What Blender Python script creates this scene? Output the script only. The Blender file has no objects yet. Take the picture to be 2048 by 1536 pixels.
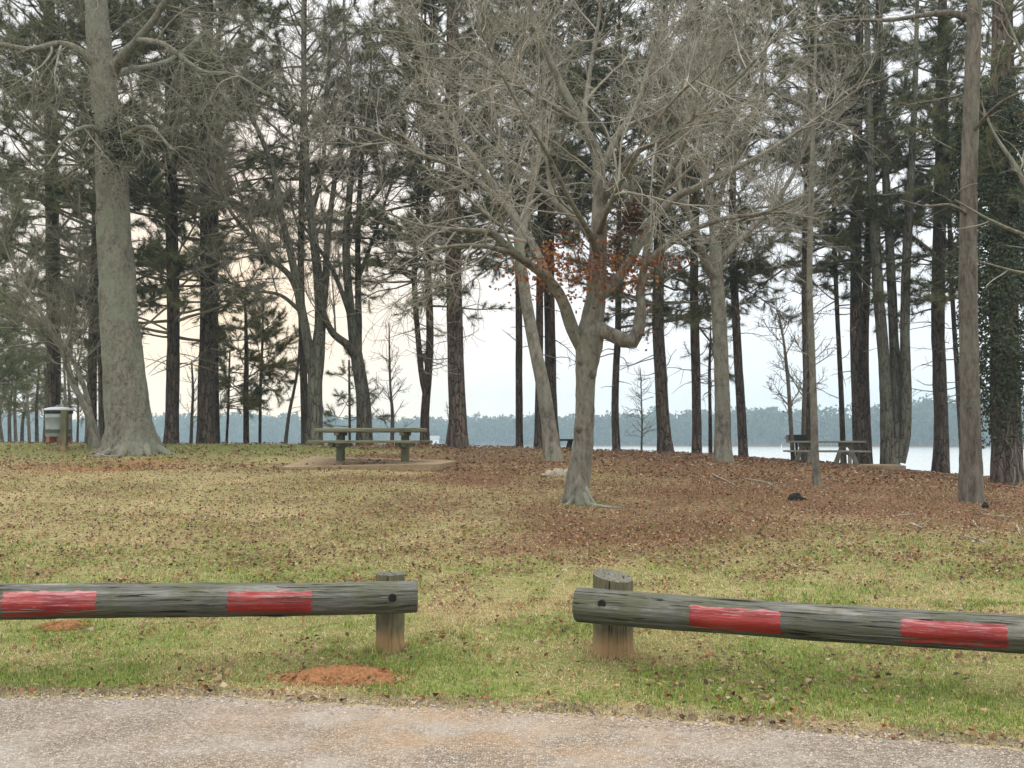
import bpy, bmesh, math, random
import numpy as np
from mathutils import Vector, Matrix
SC = bpy.context.scene
COL = SC.collection
R = math.radians
# ------------------------------------------------------------------ camera, sky, sun, exposure
F = 2050.0                      # focal length in photo pixels (photo 2048 x 1536)
HZ = 883.0                      # horizon row of the photo
EYE = 1.6
PITCH = math.atan((HZ - 768.0) / F)
cam_d = bpy.data.cameras.new('camera'); cam = bpy.data.objects.new('camera', cam_d); COL.objects.link(cam)
cam_d.sensor_width = 36.0; cam_d.lens = 36.0 * F / 2048.0
cam_d.clip_start = 0.05; cam_d.clip_end = 9000.0
cam.location = (0, 0, EYE); cam.rotation_euler = (math.pi / 2 + PITCH, 0, 0)
SC.camera = cam
SUN_AZ = R(-15.5)               # from the view axis, negative = towards -X
SUN_EL = R(6.0)
world = bpy.data.worlds.new('World'); SC.world = world; world.use_nodes = True
wn = world.node_tree; wn.nodes.clear()
def wnode(t, **k):
    n = wn.nodes.new(t)
    for a, b in k.items(): setattr(n, a, b)
    return n
def wmath(op, a, b=None, clamp=False):
    n = wnode('ShaderNodeMath', operation=op, use_clamp=clamp)
    for i, v in enumerate((a, b)):
        if v is None: continue
        if isinstance(v, (int, float)): n.inputs[i].default_value = v
        else: wn.links.new(v, n.inputs[i])
    return n.outputs[0]
wout = wnode('ShaderNodeOutputWorld')
sky = wnode('ShaderNodeTexSky', sky_type='NISHITA', sun_disc=False, sun_elevation=SUN_EL, sun_rotation=SUN_AZ,
            air_density=1.0, dust_density=0.4, ozone_density=1.0)
bg1 = wnode('ShaderNodeBackground'); bg1.inputs[1].default_value = 0.05
wn.links.new(sky.outputs[0], bg1.inputs[0])
tc = wnode('ShaderNodeTexCoord')
sep = wnode('ShaderNodeSeparateXYZ'); wn.links.new(tc.outputs['Generated'], sep.inputs[0])
# a thin even overcast: brighter overhead, warm round the veiled low sun
ramp = wnode('ShaderNodeValToRGB'); ramp.color_ramp.elements[0].position = 0.0
ramp.color_ramp.elements[0].color = (1.22, 1.24, 1.33, 1)
ramp.color_ramp.elements[1].position = 0.85; ramp.color_ramp.elements[1].color = (4.1, 4.1, 4.0, 1)
e = ramp.color_ramp.elements.new(0.10); e.color = (1.24, 1.24, 1.31, 1)
e = ramp.color_ramp.elements.new(0.36); e.color = (1.22, 1.24, 1.30, 1)
wn.links.new(wmath('MAXIMUM', sep.outputs['Z'], 0.0), ramp.inputs[0])
cl = wnode('ShaderNodeTexNoise'); cl.inputs['Scale'].default_value = 3.0; cl.inputs['Detail'].default_value = 5.0
mp = wnode('ShaderNodeMapping'); mp.inputs['Scale'].default_value = (1, 1, 4)
wn.links.new(tc.outputs['Generated'], mp.inputs[0]); wn.links.new(mp.outputs[0], cl.inputs['Vector'])
clv = wmath('ADD', wmath('MULTIPLY', cl.outputs[0], 0.24), 0.88)
sdir = (math.cos(SUN_EL) * math.sin(SUN_AZ), math.cos(SUN_EL) * math.cos(SUN_AZ), math.sin(SUN_EL))
dot = wnode('ShaderNodeVectorMath', operation='DOT_PRODUCT'); dot.inputs[1].default_value = sdir
nrm = wnode('ShaderNodeVectorMath', operation='NORMALIZE'); wn.links.new(tc.outputs['Generated'], nrm.inputs[0])
wn.links.new(nrm.outputs[0], dot.inputs[0])
d0 = wmath('MAXIMUM', dot.outputs['Value'], 0.0)
glow = wmath('POWER', d0, 40.0); core = wmath('POWER', d0, 220.0)
def vmix(bt, a, b, f=1.0):
    n = wnode('ShaderNodeMix', data_type='RGBA', blend_type=bt, clamp_factor=False)
    if isinstance(f, (int, float)): n.inputs[0].default_value = f
    else: wn.links.new(f, n.inputs[0])
    for i, v in ((6, a), (7, b)):
        if isinstance(v, tuple): n.inputs[i].default_value = v
        else: wn.links.new(v, n.inputs[i])
    return n.outputs[2]
skyc = vmix('MULTIPLY', ramp.outputs[0], clv)
skyc = vmix('MIX', skyc, (1.32, 0.98, 0.68, 1), wmath('MULTIPLY', glow, 0.95))
skyc = vmix('ADD', skyc, (0.10, 0.06, 0.02, 1), core)
bg2 = wnode('ShaderNodeBackground'); wn.links.new(skyc, bg2.inputs[0]); bg2.inputs[1].default_value = 1.0
# the overcast veils most of the clear sky
add = wnode('ShaderNodeMixShader'); add.inputs[0].default_value = 0.78; wn.links.new(bg1.outputs[0], add.inputs[1]); wn.links.new(bg2.outputs[0], add.inputs[2])
wn.links.new(add.outputs[0], wout.inputs[0])
sun_d = bpy.data.lights.new('sun', 'SUN'); sun_d.energy = 0.6; sun_d.angle = R(14); sun_d.color = (1.0, 0.80, 0.58)
sun = bpy.data.objects.new('sun', sun_d); COL.objects.link(sun)
sun.rotation_euler = Vector(sdir).to_track_quat('Z', 'Y').to_euler()
SC.view_settings.view_transform = 'Standard'; SC.view_settings.look = 'None'
SC.view_settings.exposure = 0.2; SC.view_settings.gamma = 1.0
SC.cycles.use_denoising = True; SC.cycles.max_bounces = 6; SC.cycles.diffuse_bounces = 3; SC.cycles.glossy_bounces = 2
SC.cycles.transmission_bounces = 3; SC.cycles.transparent_max_bounces = 6; SC.cycles.volume_bounces = 0
SC.cycles.caustics_reflective = False; SC.cycles.caustics_refractive = False

# ------------------------------------------------------------------ maths helpers
rng = np.random.default_rng(7)
CP, SP = math.cos(PITCH), math.sin(PITCH)
def at(px, py, d):
    """world point seen at photo pixel (px, py) at depth d"""
    a = (px - 1024.0) / F; b = -(py - 768.0) / F
    s = d / (CP - b * SP)
    return np.array([a * s, d, EYE + (SP + b * CP) * s])
_tab = np.random.default_rng(3).random((256, 256))
def vnoise(x, y, s=1.0, seed=0):
    x = np.asarray(x, float) / s + seed * 17.3; y = np.asarray(y, float) / s + seed * 9.7
    xi = np.floor(x).astype(int); yi = np.floor(y).astype(int); fx = x - xi; fy = y - yi
    fx = fx * fx * (3 - 2 * fx); fy = fy * fy * (3 - 2 * fy)
    g = lambda i, j: _tab[i & 255, j & 255]
    return (g(xi, yi) * (1 - fx) + g(xi + 1, yi) * fx) * (1 - fy) + (g(xi, yi + 1) * (1 - fx) + g(xi + 1, yi + 1) * fx) * fy
def sstep(a, b, x):
    t = np.clip((np.asarray(x, float) - a) / (b - a), 0, 1); return t * t * (3 - 2 * t)
# road edge, read off the photo and laid on the road plane
_ep = [at(px, py, 1.0) for px, py in ((0, 1394), (400, 1392), (560, 1402), (1000, 1420), (1400, 1445), (1700, 1472), (2048, 1498))]
_ep = [np.array([p[0], 1.0]) * (EYE / (EYE - p[2])) for p in _ep]
EX = np.array([-60, -12] + [p[0] for p in _ep] + [6, 12, 60]); EY = np.array([7.0, 6.7] + [p[1] for p in _ep] + [3.6, 0.5, -30.0])
def road_edge(x): return np.interp(x, EX, EY)
WATER = -1.8
def shore_y(x): return np.interp(x, [-900, -300, 0, 120, 220, 330, 600], [800, 780, 740, 690, 610, 560, 480])
def hz(x, y):
    """height of the ground"""
    x = np.asarray(x, float); y = np.asarray(y, float)
    sl = np.interp(x, [-60, -16, -3, 1.2, 4.5, 8.5, 12, 15, 19, 60], [.064, .067, .066, .056, .046, .0335, .022, .013, .004, .002])
    yc = np.interp(x, [-60, -14, -5, 2, 10, 16, 60], [31, 31, 30.5, 32, 35, 36.5, 39])
    e = y - (road_edge(x) + 0.2)
    w = 1.6
    r = np.where(e < w, np.clip(e, 0, None) ** 2 / (2 * w), e - w / 2)
    rc = yc - road_edge(x) - 0.2 - w / 2
    soft = 1.6
    t = r - rc                                     # past the crest
    k = np.where(t < -soft, r, np.where(t > soft, rc - 0.0, r - (t + soft) ** 2 / (4 * soft)))
    z = sl * k
    s = np.clip(t - 0.5, 0, None)
    z = z - np.interp(x, [-60, -17, -11], [.03, .05, 1.0]) * np.where(s < 13, 0.0125 * s * s, 0.0125 * 169 + (s - 13) * 0.32)
    nz = sstep(0.1, 1.5, e)
    z = z + nz * ((vnoise(x, y, 2.3, 1) - .5) * 0.07 + (vnoise(x, y, 0.7, 2) - .5) * 0.03)
    z = np.maximum(z, -6.0)
    sy = shore_y(x)
    far = np.where(y > 400, -1.4 + np.clip(y - sy, -60, 260) * 0.045 + sstep(0, 200, y - sy) * 4 * sstep(50, 350, x), -99)
    return np.maximum(z, far)
def hz1(x, y): return float(hz(np.array([x]), np.array([y]))[0])
def hit(px, py, dmax=60):
    """depth where the view ray through a photo pixel first meets the ground"""
    d = np.linspace(4, dmax, 6000); p1 = at(px, py, 1.0) - np.array([0, 0, EYE])
    z = EYE + p1[2] * d; g = hz(p1[0] * d, d)
    i = np.nonzero(z <= g)[0]
    return float(d[i[0]]) if len(i) else dmax
def catmull(P, n):
    P = np.asarray(P, float)
    if len(P) == 2: return P[0] + np.linspace(0, 1, n)[:, None] * (P[1] - P[0])
    Q = np.vstack([2 * P[0] - P[1], P, 2 * P[-1] - P[-2]])
    seg = np.linalg.norm(np.diff(P[:, :3], axis=0), axis=1); cum = np.concatenate([[0], np.cumsum(seg)]); cum /= cum[-1]
    u = np.linspace(0, 1, n); i = np.clip(np.searchsorted(cum, u, side='right') - 1, 0, len(P) - 2)
    t = ((u - cum[i]) / (cum[i + 1] - cum[i]))[:, None]
    a, b, c, d = Q[i], Q[i + 1], Q[i + 2], Q[i + 3]
    return .5 * (2 * b + (c - a) * t + (2 * a - 5 * b + 4 * c - d) * t * t + (3 * b - a - 3 * c + d) * t ** 3)
def unit(v): return v / np.maximum(np.linalg.norm(v, axis=-1, keepdims=True), 1e-9)

# ------------------------------------------------------------------ mesh collector
class Acc:
    def __init__(s): s.V = []; s.Fl = []; s.Fn = []; s.M = []; s.S = []; s.C = []; s.nv = 0
    def add(s, V, faces, mat=0, smooth=True, col=None):
        V = np.asarray(V, float).reshape(-1, 3); faces = np.asarray(faces, int)
        s.V.append(V); s.Fl.append((faces + s.nv).ravel()); n = len(faces)
        s.Fn.append(np.full(n, faces.shape[1])); s.M.append(np.full(n, mat)); s.S.append(np.full(n, smooth))
        c = np.ones((len(V), 4)) if col is None else np.concatenate([np.broadcast_to(np.asarray(col, float), (len(V), 3)), np.ones((len(V), 1))], 1)
        s.C.append(c); s.nv += len(V); return s
    def poly(s, V, mat=0, smooth=False):
        return s.add(V, [list(range(len(V)))], mat, smooth)
    def build(s, name, mats, parent=None, origin=(0, 0, 0), kind=None, link=True):
        me = bpy.data.meshes.new(name)
        V = np.concatenate(s.V) - np.asarray(origin, float); L = np.concatenate(s.Fl); N = np.concatenate(s.Fn)
        me.vertices.add(len(V)); me.vertices.foreach_set('co', V.astype(np.float32).ravel())
        me.loops.add(len(L)); me.loops.foreach_set('vertex_index', L.astype(np.int32))
        me.polygons.add(len(N)); me.polygons.foreach_set('loop_start', np.concatenate([[0], np.cumsum(N)[:-1]]).astype(np.int32))
        me.polygons.foreach_set('material_index', np.concatenate(s.M).astype(np.int32))
        me.polygons.foreach_set('use_smooth', np.concatenate(s.S).astype(bool))
        a = me.attributes.new('Col', 'FLOAT_COLOR', 'POINT'); a.data.foreach_set('color', np.concatenate(s.C).astype(np.float32).ravel())
        for m in (mats if isinstance(mats, (list, tuple)) else [mats]): me.materials.append(m)
        me.update(calc_edges=True)
        o = bpy.data.objects.new(name, me); COL.objects.link(o)
        if parent is not None: o.parent = parent
        else: o.location = origin
        if kind: o['kind'] = kind
        return o
    # solid pieces
    def box(s, lo, hi, mat=0, bev=0.0, M=None):
        bm = bmesh.new(); bmesh.ops.create_cube(bm, size=1.0)
        lo = np.array(lo, float); hi = np.array(hi, float)
        for v in bm.verts: v.co = Vector(((lo + hi) / 2 + np.array(v.co) * (hi - lo)))
        if bev: bmesh.ops.bevel(bm, geom=list(bm.edges), offset=bev, segments=2, affect='EDGES', profile=.5)
        return s.bm(bm, mat, M)
    def bm(s, bm, mat=0, M=None, smooth=False):
        if M is not None: bm.transform(M)
        bm.verts.index_update(); V = [tuple(v.co) for v in bm.verts]
        by = {}
        for f in bm.faces: by.setdefault(len(f.verts), []).append([v.index for v in f.verts])
        base = s.nv; first = True
        for n, fs in by.items():
            if first: s.add(V, fs, mat, smooth); first = False
            else:
                s.Fl.append((np.array(fs) + base).ravel()); s.Fn.append(np.full(len(fs), n)); s.M.append(np.full(len(fs), mat)); s.S.append(np.full(len(fs), smooth))
        bm.free(); return s
    def prism(s, pts, axis_vec, mat=0):
        """closed polygon (n x 3) swept along axis_vec"""
        P = np.asarray(pts, float); n = len(P); Q = P + np.asarray(axis_vec, float)
        s.add(np.vstack([P, Q]), [[i, (i + 1) % n, n + (i + 1) % n, n + i] for i in range(n)], mat, False)
        s.add(P, [list(range(n))[::-1]], mat, False); s.add(Q, [list(range(n))], mat, False); return s
    def lathe(s, prof, c=(0, 0, 0), n=24, mat=0, smooth=True):
        prof = np.asarray(prof, float); th = np.linspace(0, 2 * np.pi, n, endpoint=False)
        V = np.stack([prof[:, None, 0] * np.cos(th), prof[:, None, 0] * np.sin(th), np.repeat(prof[:, 1:2], n, 1)], -1) + np.array(c)
        k = len(prof); F4 = [[i * n + j, i * n + (j + 1) % n, (i + 1) * n + (j + 1) % n, (i + 1) * n + j] for i in range(k - 1) for j in range(n)]
        return s.add(V, F4, mat, smooth)
def tubes(acc, P, Rr, sides=3, mat=0, col=None, rs=None):
    """many tapering tubes at once: P (n,k,3), Rr (n,k)"""
    P = np.asarray(P, float); Rr = np.asarray(Rr, float); n, k, _ = P.shape
    if n == 0: return
    T = unit(np.gradient(P, axis=1)); g = rs or rng
    ref = unit(g.normal(size=(n, 1, 3)) + np.array([0.31, 0.17, 0.05]))
    U = unit(np.cross(T, np.broadcast_to(ref, T.shape))); W = np.cross(T, U)
    th = np.arange(sides) * 2 * np.pi / sides
    V = P[:, :, None, :] + Rr[:, :, None, None] * (np.cos(th)[None, None, :, None] * U[:, :, None, :] + np.sin(th)[None, None, :, None] * W[:, :, None, :])
    b = (np.arange(n) * k * sides)[:, None, None]; i = np.arange(k - 1)[None, :, None] * sides; j = np.arange(sides)[None, None, :]; j2 = (j + 1) % sides
    Fq = np.stack([b + i + j, b + i + j2, b + i + sides + j2, b + i + sides + j], -1).reshape(-1, 4)
    acc.add(V.reshape(-1, 3), Fq, mat, True, None if col is None else np.repeat(col, k * sides, axis=0))
def trunk_tube(acc, P, Rr, sides=16, mat=0, flare=0.0, hf=0.5, nroot=5, rough=0.06, seed=0, elong=None):
    g = np.random.default_rng(seed); n = len(P); T = unit(np.gradient(P, axis=0))
    U = unit(np.cross(np.array([0, 1.0, 0.02]), T)); W = np.cross(T, U)
    th = np.linspace(0, 2 * np.pi, sides, endpoint=False)[None, :]
    s = np.concatenate([[0], np.cumsum(np.linalg.norm(np.diff(P, axis=0), axis=1))])[:, None]
    rad = np.repeat(np.asarray(Rr, float)[:, None], sides, 1); m = 0
    for q in range(7):
        f = g.integers(1, 6); m = m + np.cos(f * th + g.uniform(0, 6.3) + s * g.uniform(-1.5, 1.5)) * np.cos(s * g.uniform(.8, 4) + g.uniform(0, 6.3)) / 3
    rad = rad * (1 + rough * m)
    if flare:
        ph = g.uniform(0, 6.3); fl = np.exp(-s / hf)
        lob = (0.5 + 0.5 * np.cos(nroot * th + ph + .6 * np.sin(th + ph))) ** 1.5
        rad = rad * (1 + flare * fl * (0.55 + 0.75 * lob) + 0.10 * np.exp(-s / (hf * 3.5)))
    if rough and n > 20:
        tg = np.repeat(th, n, 0); sg_ = np.repeat(s, sides, 1); ww = np.minimum(tg, 2 * np.pi - tg)
        rad = rad * (1 + rough * 1.1 * (vnoise(ww * 4 + seed, sg_ * 5, 1.0, seed % 50) - .5) + rough * .9 * (vnoise(ww * 11, sg_ * 12, 1.0, seed % 40) - .5))
    V = P[:, None, :] + rad[:, :, None] * (np.cos(th)[..., None] * U[:, None, :] + np.sin(th)[..., None] * W[:, None, :])
    i = np.arange(n - 1)[:, None] * sides; j = np.arange(sides)[None, :]; j2 = (j + 1) % sides
    acc.add(V.reshape(-1, 3), np.stack([i + j, i + j2, i + sides + j2, i + sides + j], -1).reshape(-1, 4), mat, True)
    acc.add(V[-1], [list(range(sides))], mat, True)
def grow(P0, D, L, R0, R1, k, wig, up, g):
    n = len(P0); P = np.zeros((n, k + 1, 3)); P[:, 0] = P0; d = D.copy(); st = (L / k)[:, None]
    upv = np.array([0, 0, 1.0]); bend = g.normal(0, wig * .5, (n, 3))
    for i in range(k):
        d = unit(d + g.normal(0, wig, (n, 3)) + bend + upv * up); P[:, i + 1] = P[:, i] + d * st
    t = np.linspace(0, 1, k + 1)[None, :]
    return P, R0[:, None] * (1 - t) + R1[:, None] * t, L
def sample(B, i, t):
    P, Rr, L = B; k = P.shape[1] - 1; x = np.clip(t * k, 0, k - 1e-6); a = x.astype(int); f = (x - a)[:, None]
    p = P[i, a] * (1 - f) + P[i, a + 1] * f; T = unit(P[i, a + 1] - P[i, a]); r = Rr[i, a] * (1 - f[:, 0]) + Rr[i, a + 1] * f[:, 0]
    return p, T, r
def spawn(B, per_m, tmin, ang, asd, llo, lhi, wig, up, k, g, rmin=.004, rk=.6, lr=.012, taper=.5, flat=0.0, nmax=None):
    P, Rr, L = B; tm = np.broadcast_to(np.asarray(tmin, float), (len(L),))
    n = g.poisson(np.maximum(per_m * L * (1 - tm), 0)); i = np.repeat(np.arange(len(L)), n)
    t = tm[i] + (1 - tm[i]) * g.random(len(i)); p, T, r = sample(B, i, t)
    q = g.normal(size=p.shape)
    if flat: q[:, 2] *= (1 - flat)
    q = unit(q - (q * T).sum(1, keepdims=True) * T); a = np.radians(np.clip(g.normal(ang, asd, len(i)), 12, 110))[:, None]
    D = np.cos(a) * T + np.sin(a) * q
    ln = g.uniform(llo, lhi, len(i)) * (1 - taper * t)
    r0 = np.maximum(np.minimum(r * rk, ln * lr + rmin), rmin); r1 = np.full(len(i), rmin * .8)
    return grow(p, D, ln, r0, r1, k, wig, up, g)

# ------------------------------------------------------------------ materials
def mat(name):
    m = bpy.data.materials.new(name); m.use_nodes = True; nt = m.node_tree; nt.nodes.clear()
    out = nt.nodes.new('ShaderNodeOutputMaterial'); b = nt.nodes.new('ShaderNodeBsdfPrincipled'); nt.links.new(b.outputs[0], out.inputs[0])
    b.inputs['Roughness'].default_value = .85
    if 'Specular IOR Level' in b.inputs: b.inputs['Specular IOR Level'].default_value = .25
    return m, nt, b, out
class G:
    def __init__(s, nt): s.nt = nt
    def n(s, t, ins=None, **k):
        x = s.nt.nodes.new(t)
        for a, b in k.items(): setattr(x, a, b)
        for a, v in (ins or {}).items(): s.put(x.inputs[a], v)
        return x
    def put(s, sock, v):
        if isinstance(v, bpy.types.NodeSocket): s.nt.links.new(v, sock)
        else: sock.default_value = v
    def coord(s, scale=(1, 1, 1), kind='Object'):
        c = s.n('ShaderNodeTexCoord'); return s.n('ShaderNodeMapping', {0: c.outputs[kind], 'Scale': scale}).outputs[0]
    def noise(s, vec, scale, detail=5, rough=.6, dist=0.0):
        return s.n('ShaderNodeTexNoise', {'Vector': vec, 'Scale': scale, 'Detail': detail, 'Roughness': rough, 'Distortion': dist}).outputs[0]
    def ramp(s, fac, *stops):
        r = s.n('ShaderNodeValToRGB', {0: fac}); e = r.color_ramp.elements
        while len(e) < len(stops): e.new(.5)
        for a, (p, c) in zip(e, stops): a.position = p; a.color = (c, c, c, 1) if isinstance(c, (int, float)) else tuple(c) + (1,)
        return r.outputs[0]
    def mix(s, a, b, f=1.0, bt='MIX'):
        x = s.n('ShaderNodeMix', data_type='RGBA', blend_type=bt); s.put(x.inputs[0], f)
        for i, v in ((6, a), (7, b)): s.put(x.inputs[i], tuple(v) + (1,) if isinstance(v, tuple) and len(v) == 3 else v)
        return x.outputs[2]
    def m(s, op, a, b=0.0, clamp=False):
        x = s.n('ShaderNodeMath', operation=op, use_clamp=clamp); s.put(x.inputs[0], a); s.put(x.inputs[1], b); return x.outputs[0]
    def bump(s, h, strength=.5, dist=.02, bsdf=None):
        b = s.n('ShaderNodeBump', {'Height': h, 'Strength': strength, 'Distance': dist})
        if bsdf is not None: s.nt.links.new(b.outputs[0], bsdf.inputs['Normal'])
        return b.outputs[0]
def bark(name, dark, light, lichen=None, vert=5.0, scale=6.0, plates=False, bumpd=.03, patch=.56):
    m, nt, b, out = mat(name); g = G(nt)
    v = g.coord((1, 1, 1 / vert)); v2 = g.coord()
    n1 = g.m('ADD', g.m('MULTIPLY', g.noise(v, scale * .75, 6, .68, .5), .6), g.m('MULTIPLY', g.noise(v, scale * 2.0, 6, .72, .3), .4)); n2 = g.noise(v2, 1.3, 5, .6)
    c = g.ramp(g.m('ADD', g.m('MULTIPLY', n1, .8), g.m('MULTIPLY', g.noise(g.coord((1, 1, 1 / (vert * 1.6))), scale * .35, 3, .6), .2)), (.39, dark), (.585, light))
    h = n1
    if plates:
        vo = g.n('ShaderNodeTexVoronoi', {'Vector': g.n('ShaderNodeVectorMath', {0: v, 1: g.n('ShaderNodeVectorMath', {0: g.n('ShaderNodeTexNoise', {'Vector': v2, 'Scale': 5.0}).outputs['Color'], 1: (.12, .12, .12)}, operation='MULTIPLY').outputs[0]}).outputs[0], 'Scale': scale * 1.3}, feature='DISTANCE_TO_EDGE').outputs['Distance']
        crack = g.ramp(vo, (.0, 0.0), (.10, 1.0)); c = g.mix(tuple(x * .45 for x in dark), c, crack); h = g.m('ADD', g.m('MULTIPLY', n1, .5), g.m('MULTIPLY', crack, .8))
    if lichen is not None:
        lf = g.ramp(g.m('ADD', g.m('MULTIPLY', n2, .65), g.m('MULTIPLY', g.noise(v2, 14, 4, .7), .35)), (patch - .07, 0.0), (patch + .07, .85)); c = g.mix(c, lichen, lf)
    oi = g.n('ShaderNodeObjectInfo').outputs['Random']
    hs = g.n('ShaderNodeHueSaturation', {'Color': c, 'Value': g.m('ADD', g.m('MULTIPLY', oi, .3), .85)}).outputs[0]
    g.put(b.inputs['Base Color'], hs); g.bump(h, .9, bumpd, b); b.inputs['Roughness'].default_value = .95
    return m
M = {}
M['bark_pine'] = bark('bark_pine', (.04, .03, .023), (.15, .115, .09), (.10, .10, .075), 4.0, 7.0, True, .04, .60)
M['bark_gray'] = bark('bark_gray', (.06, .052, .04), (.245, .222, .178), (.17, .185, .13), 2.2, 11.0, False, .035, .55)
M['bark_big'] = bark('bark_big', (.055, .049, .037), (.245, .228, .178), (.19, .21, .15), 1.5, 16.0, False, .05, .54)
M['bark_brown'] = bark('bark_brown', (.045, .038, .03), (.175, .152, .122), (.16, .165, .12), 3.5, 12.0, False, .04, .58)
M['bark_olive'] = bark('bark_olive', (.06, .055, .04), (.15, .14, .11), (.15, .165, .125), 5.0, 7.0, True, .03, .55)
def twig(name, a, bb):
    m, nt, b, out = mat(name); g = G(nt); n = g.noise(g.coord(), 2.2, 3)
    g.put(b.inputs['Base Color'], g.ramp(n, (.3, a), (.7, bb))); return m
M['twig'] = twig('twig_gray', (.165, .15, .12), (.38, .36, .295))
M['twig_olive'] = twig('twig_olive', (.12, .115, .08), (.28, .27, .20))
M['twig_brown'] = twig('twig_brown', (.13, .12, .09), (.27, .25, .195))
def leafy(name, trans=.35, rough=.7):
    m, nt, b, out = mat(name); g = G(nt)
    c = g.n('ShaderNodeAttribute', attribute_name='Col').outputs['Color']
    nt.links.new(c, b.inputs['Base Color']); b.inputs['Roughness'].default_value = rough
    if trans:
        tr = g.n('ShaderNodeBsdfTranslucent', {0: c}); mx = g.n('ShaderNodeMixShader', {0: trans, 1: b.outputs[0], 2: tr.outputs[0]})
        nt.links.new(mx.outputs[0], out.inputs[0])
    return m
M['needles'] = leafy('needles', .4, .6)
M['leaf'] = leafy('dry_leaf', .3, .75)
M['grass'] = leafy('grass_blade', .3, .7)
M['ivy'] = leafy('ivy_leaf', .15, .45)
M['far'] = leafy('far_foliage', 0, .9)
M['twigcol'] = leafy('stick', 0, .9)
# ground
m, nt, b, out = mat('ground_soil'); g = G(nt)
at_ = g.n('ShaderNodeAttribute', attribute_name='Col').outputs['Color']; sp = g.n('ShaderNodeSeparateColor', {0: at_})
v = g.coord((1, 1, 1)); nA = g.noise(v, 1.1, 6, .65); nB = g.noise(v, 9.0, 6, .7); nC = g.noise(v, 42.0, 4, .7); nD = g.noise(v, 24.0, 5, .75)
straw = g.ramp(nC, (.28, (.22, .16, .08)), (.5, (.37, .285, .15)), (.72, (.50, .41, .24)))
green = g.ramp(nD, (.25, (.08, .10, .024)), (.5, (.16, .18, .048)), (.75, (.28, .28, .095)))
gf = g.ramp(g.m('ADD', g.m('MULTIPLY', nB, .55), g.m('MULTIPLY', nA, .45)), (.40, 0.0), (.60, 1.0))
gw = g.m('ADD', g.m('MULTIPLY', sp.outputs[0], 1.15), g.m('MULTIPLY', g.m('SUBTRACT', gf, .5), .7), True)
c = g.mix(straw, green, gw)
litt = g.ramp(g.noise(v, 30.0, 6, .85), (.28, (.04, .023, .013)), (.46, (.125, .066, .032)), (.6, (.20, .112, .055)), (.78, (.31, .21, .125)))
lw = g.ramp(g.m('ADD', sp.outputs[1], g.m('MULTIPLY', g.m('SUBTRACT', g.m('ADD', g.m('MULTIPLY', nB, .5), g.m('MULTIPLY', nD, .5)), .5), 1.7)), (.38, 0.0), (.62, 1.0))
c = g.mix(c, litt, lw)
soil = g.ramp(nC, (.3, (.21, .085, .034)), (.7, (.36, .165, .075))); c = g.mix(c, soil, sp.outputs[2])
g.put(b.inputs['Base Color'], c); g.bump(g.m('ADD', nC, g.m('MULTIPLY', nD, .8)), .8, .03, b); b.inputs['Roughness'].default_value = 1.0
M['ground'] = m
# road: chip seal
m, nt, b, out = mat('road_chip_seal'); g = G(nt); v = g.coord()
vo = g.n('ShaderNodeTexVoronoi', {'Vector': v, 'Scale': 76.0, 'Randomness': 1.0}); vo2 = g.n('ShaderNodeTexVoronoi', {'Vector': v, 'Scale': 76.0}, feature='DISTANCE_TO_EDGE')
sc = g.n('ShaderNodeSeparateColor', {0: vo.outputs['Color']})
chip = g.ramp(sc.outputs[0], (0.0, (.125, .095, .072)), (.35, (.245, .20, .155)), (.75, (.34, .285, .225)), (1.0, (.46, .40, .33)))
gap = g.ramp(vo2.outputs['Distance'], (0.0, 0.0), (.16, 1.0)); wear = g.noise(v, 1.6, 5, .65)
binder = g.mix((.075, .062, .05), (.24, .21, .18), g.ramp(wear, (.35, 0.0), (.65, 1.0)))
c = g.mix(binder, chip, gap)
stain = g.n('ShaderNodeAttribute', attribute_name='Col').outputs['Color']; ss = g.n('ShaderNodeSeparateColor', {0: stain})
sf = g.m('MULTIPLY', ss.outputs[0], g.ramp(g.m('ADD', g.m('MULTIPLY', g.noise(v, 2.2, 6, .7), .6), g.m('MULTIPLY', g.noise(v, 30, 3, .7), .4)), (.40, 0.0), (.62, 1.0)))
c = g.mix(c, (.40, .245, .12), g.m('MULTIPLY', sf, .6))
c = g.mix(c, (.40, .375, .345), g.m('MULTIPLY', g.ramp(wear, (.45, 0.0), (.7, 1.0)), .4))
g.put(b.inputs['Base Color'], c); g.bump(g.m('ADD', g.m('MULTIPLY', gap, .6), g.m('MULTIPLY', sc.outputs[1], .6)), .9, .007, b)
b.inputs['Roughness'].default_value = .8; M['road'] = m
# water
m, nt, b, out = mat('lake_water'); g = G(nt); v = g.coord((.25, 1, 1))
b.inputs['Base Color'].default_value = (.36, .38, .37, 1); b.inputs['Roughness'].default_value = .22; b.inputs['Specular IOR Level'].default_value = .5; b.inputs['IOR'].default_value = 1.5
g.bump(g.noise(v, 1.2, 5, .65), .3, .2, b); M['water'] = m
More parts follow.
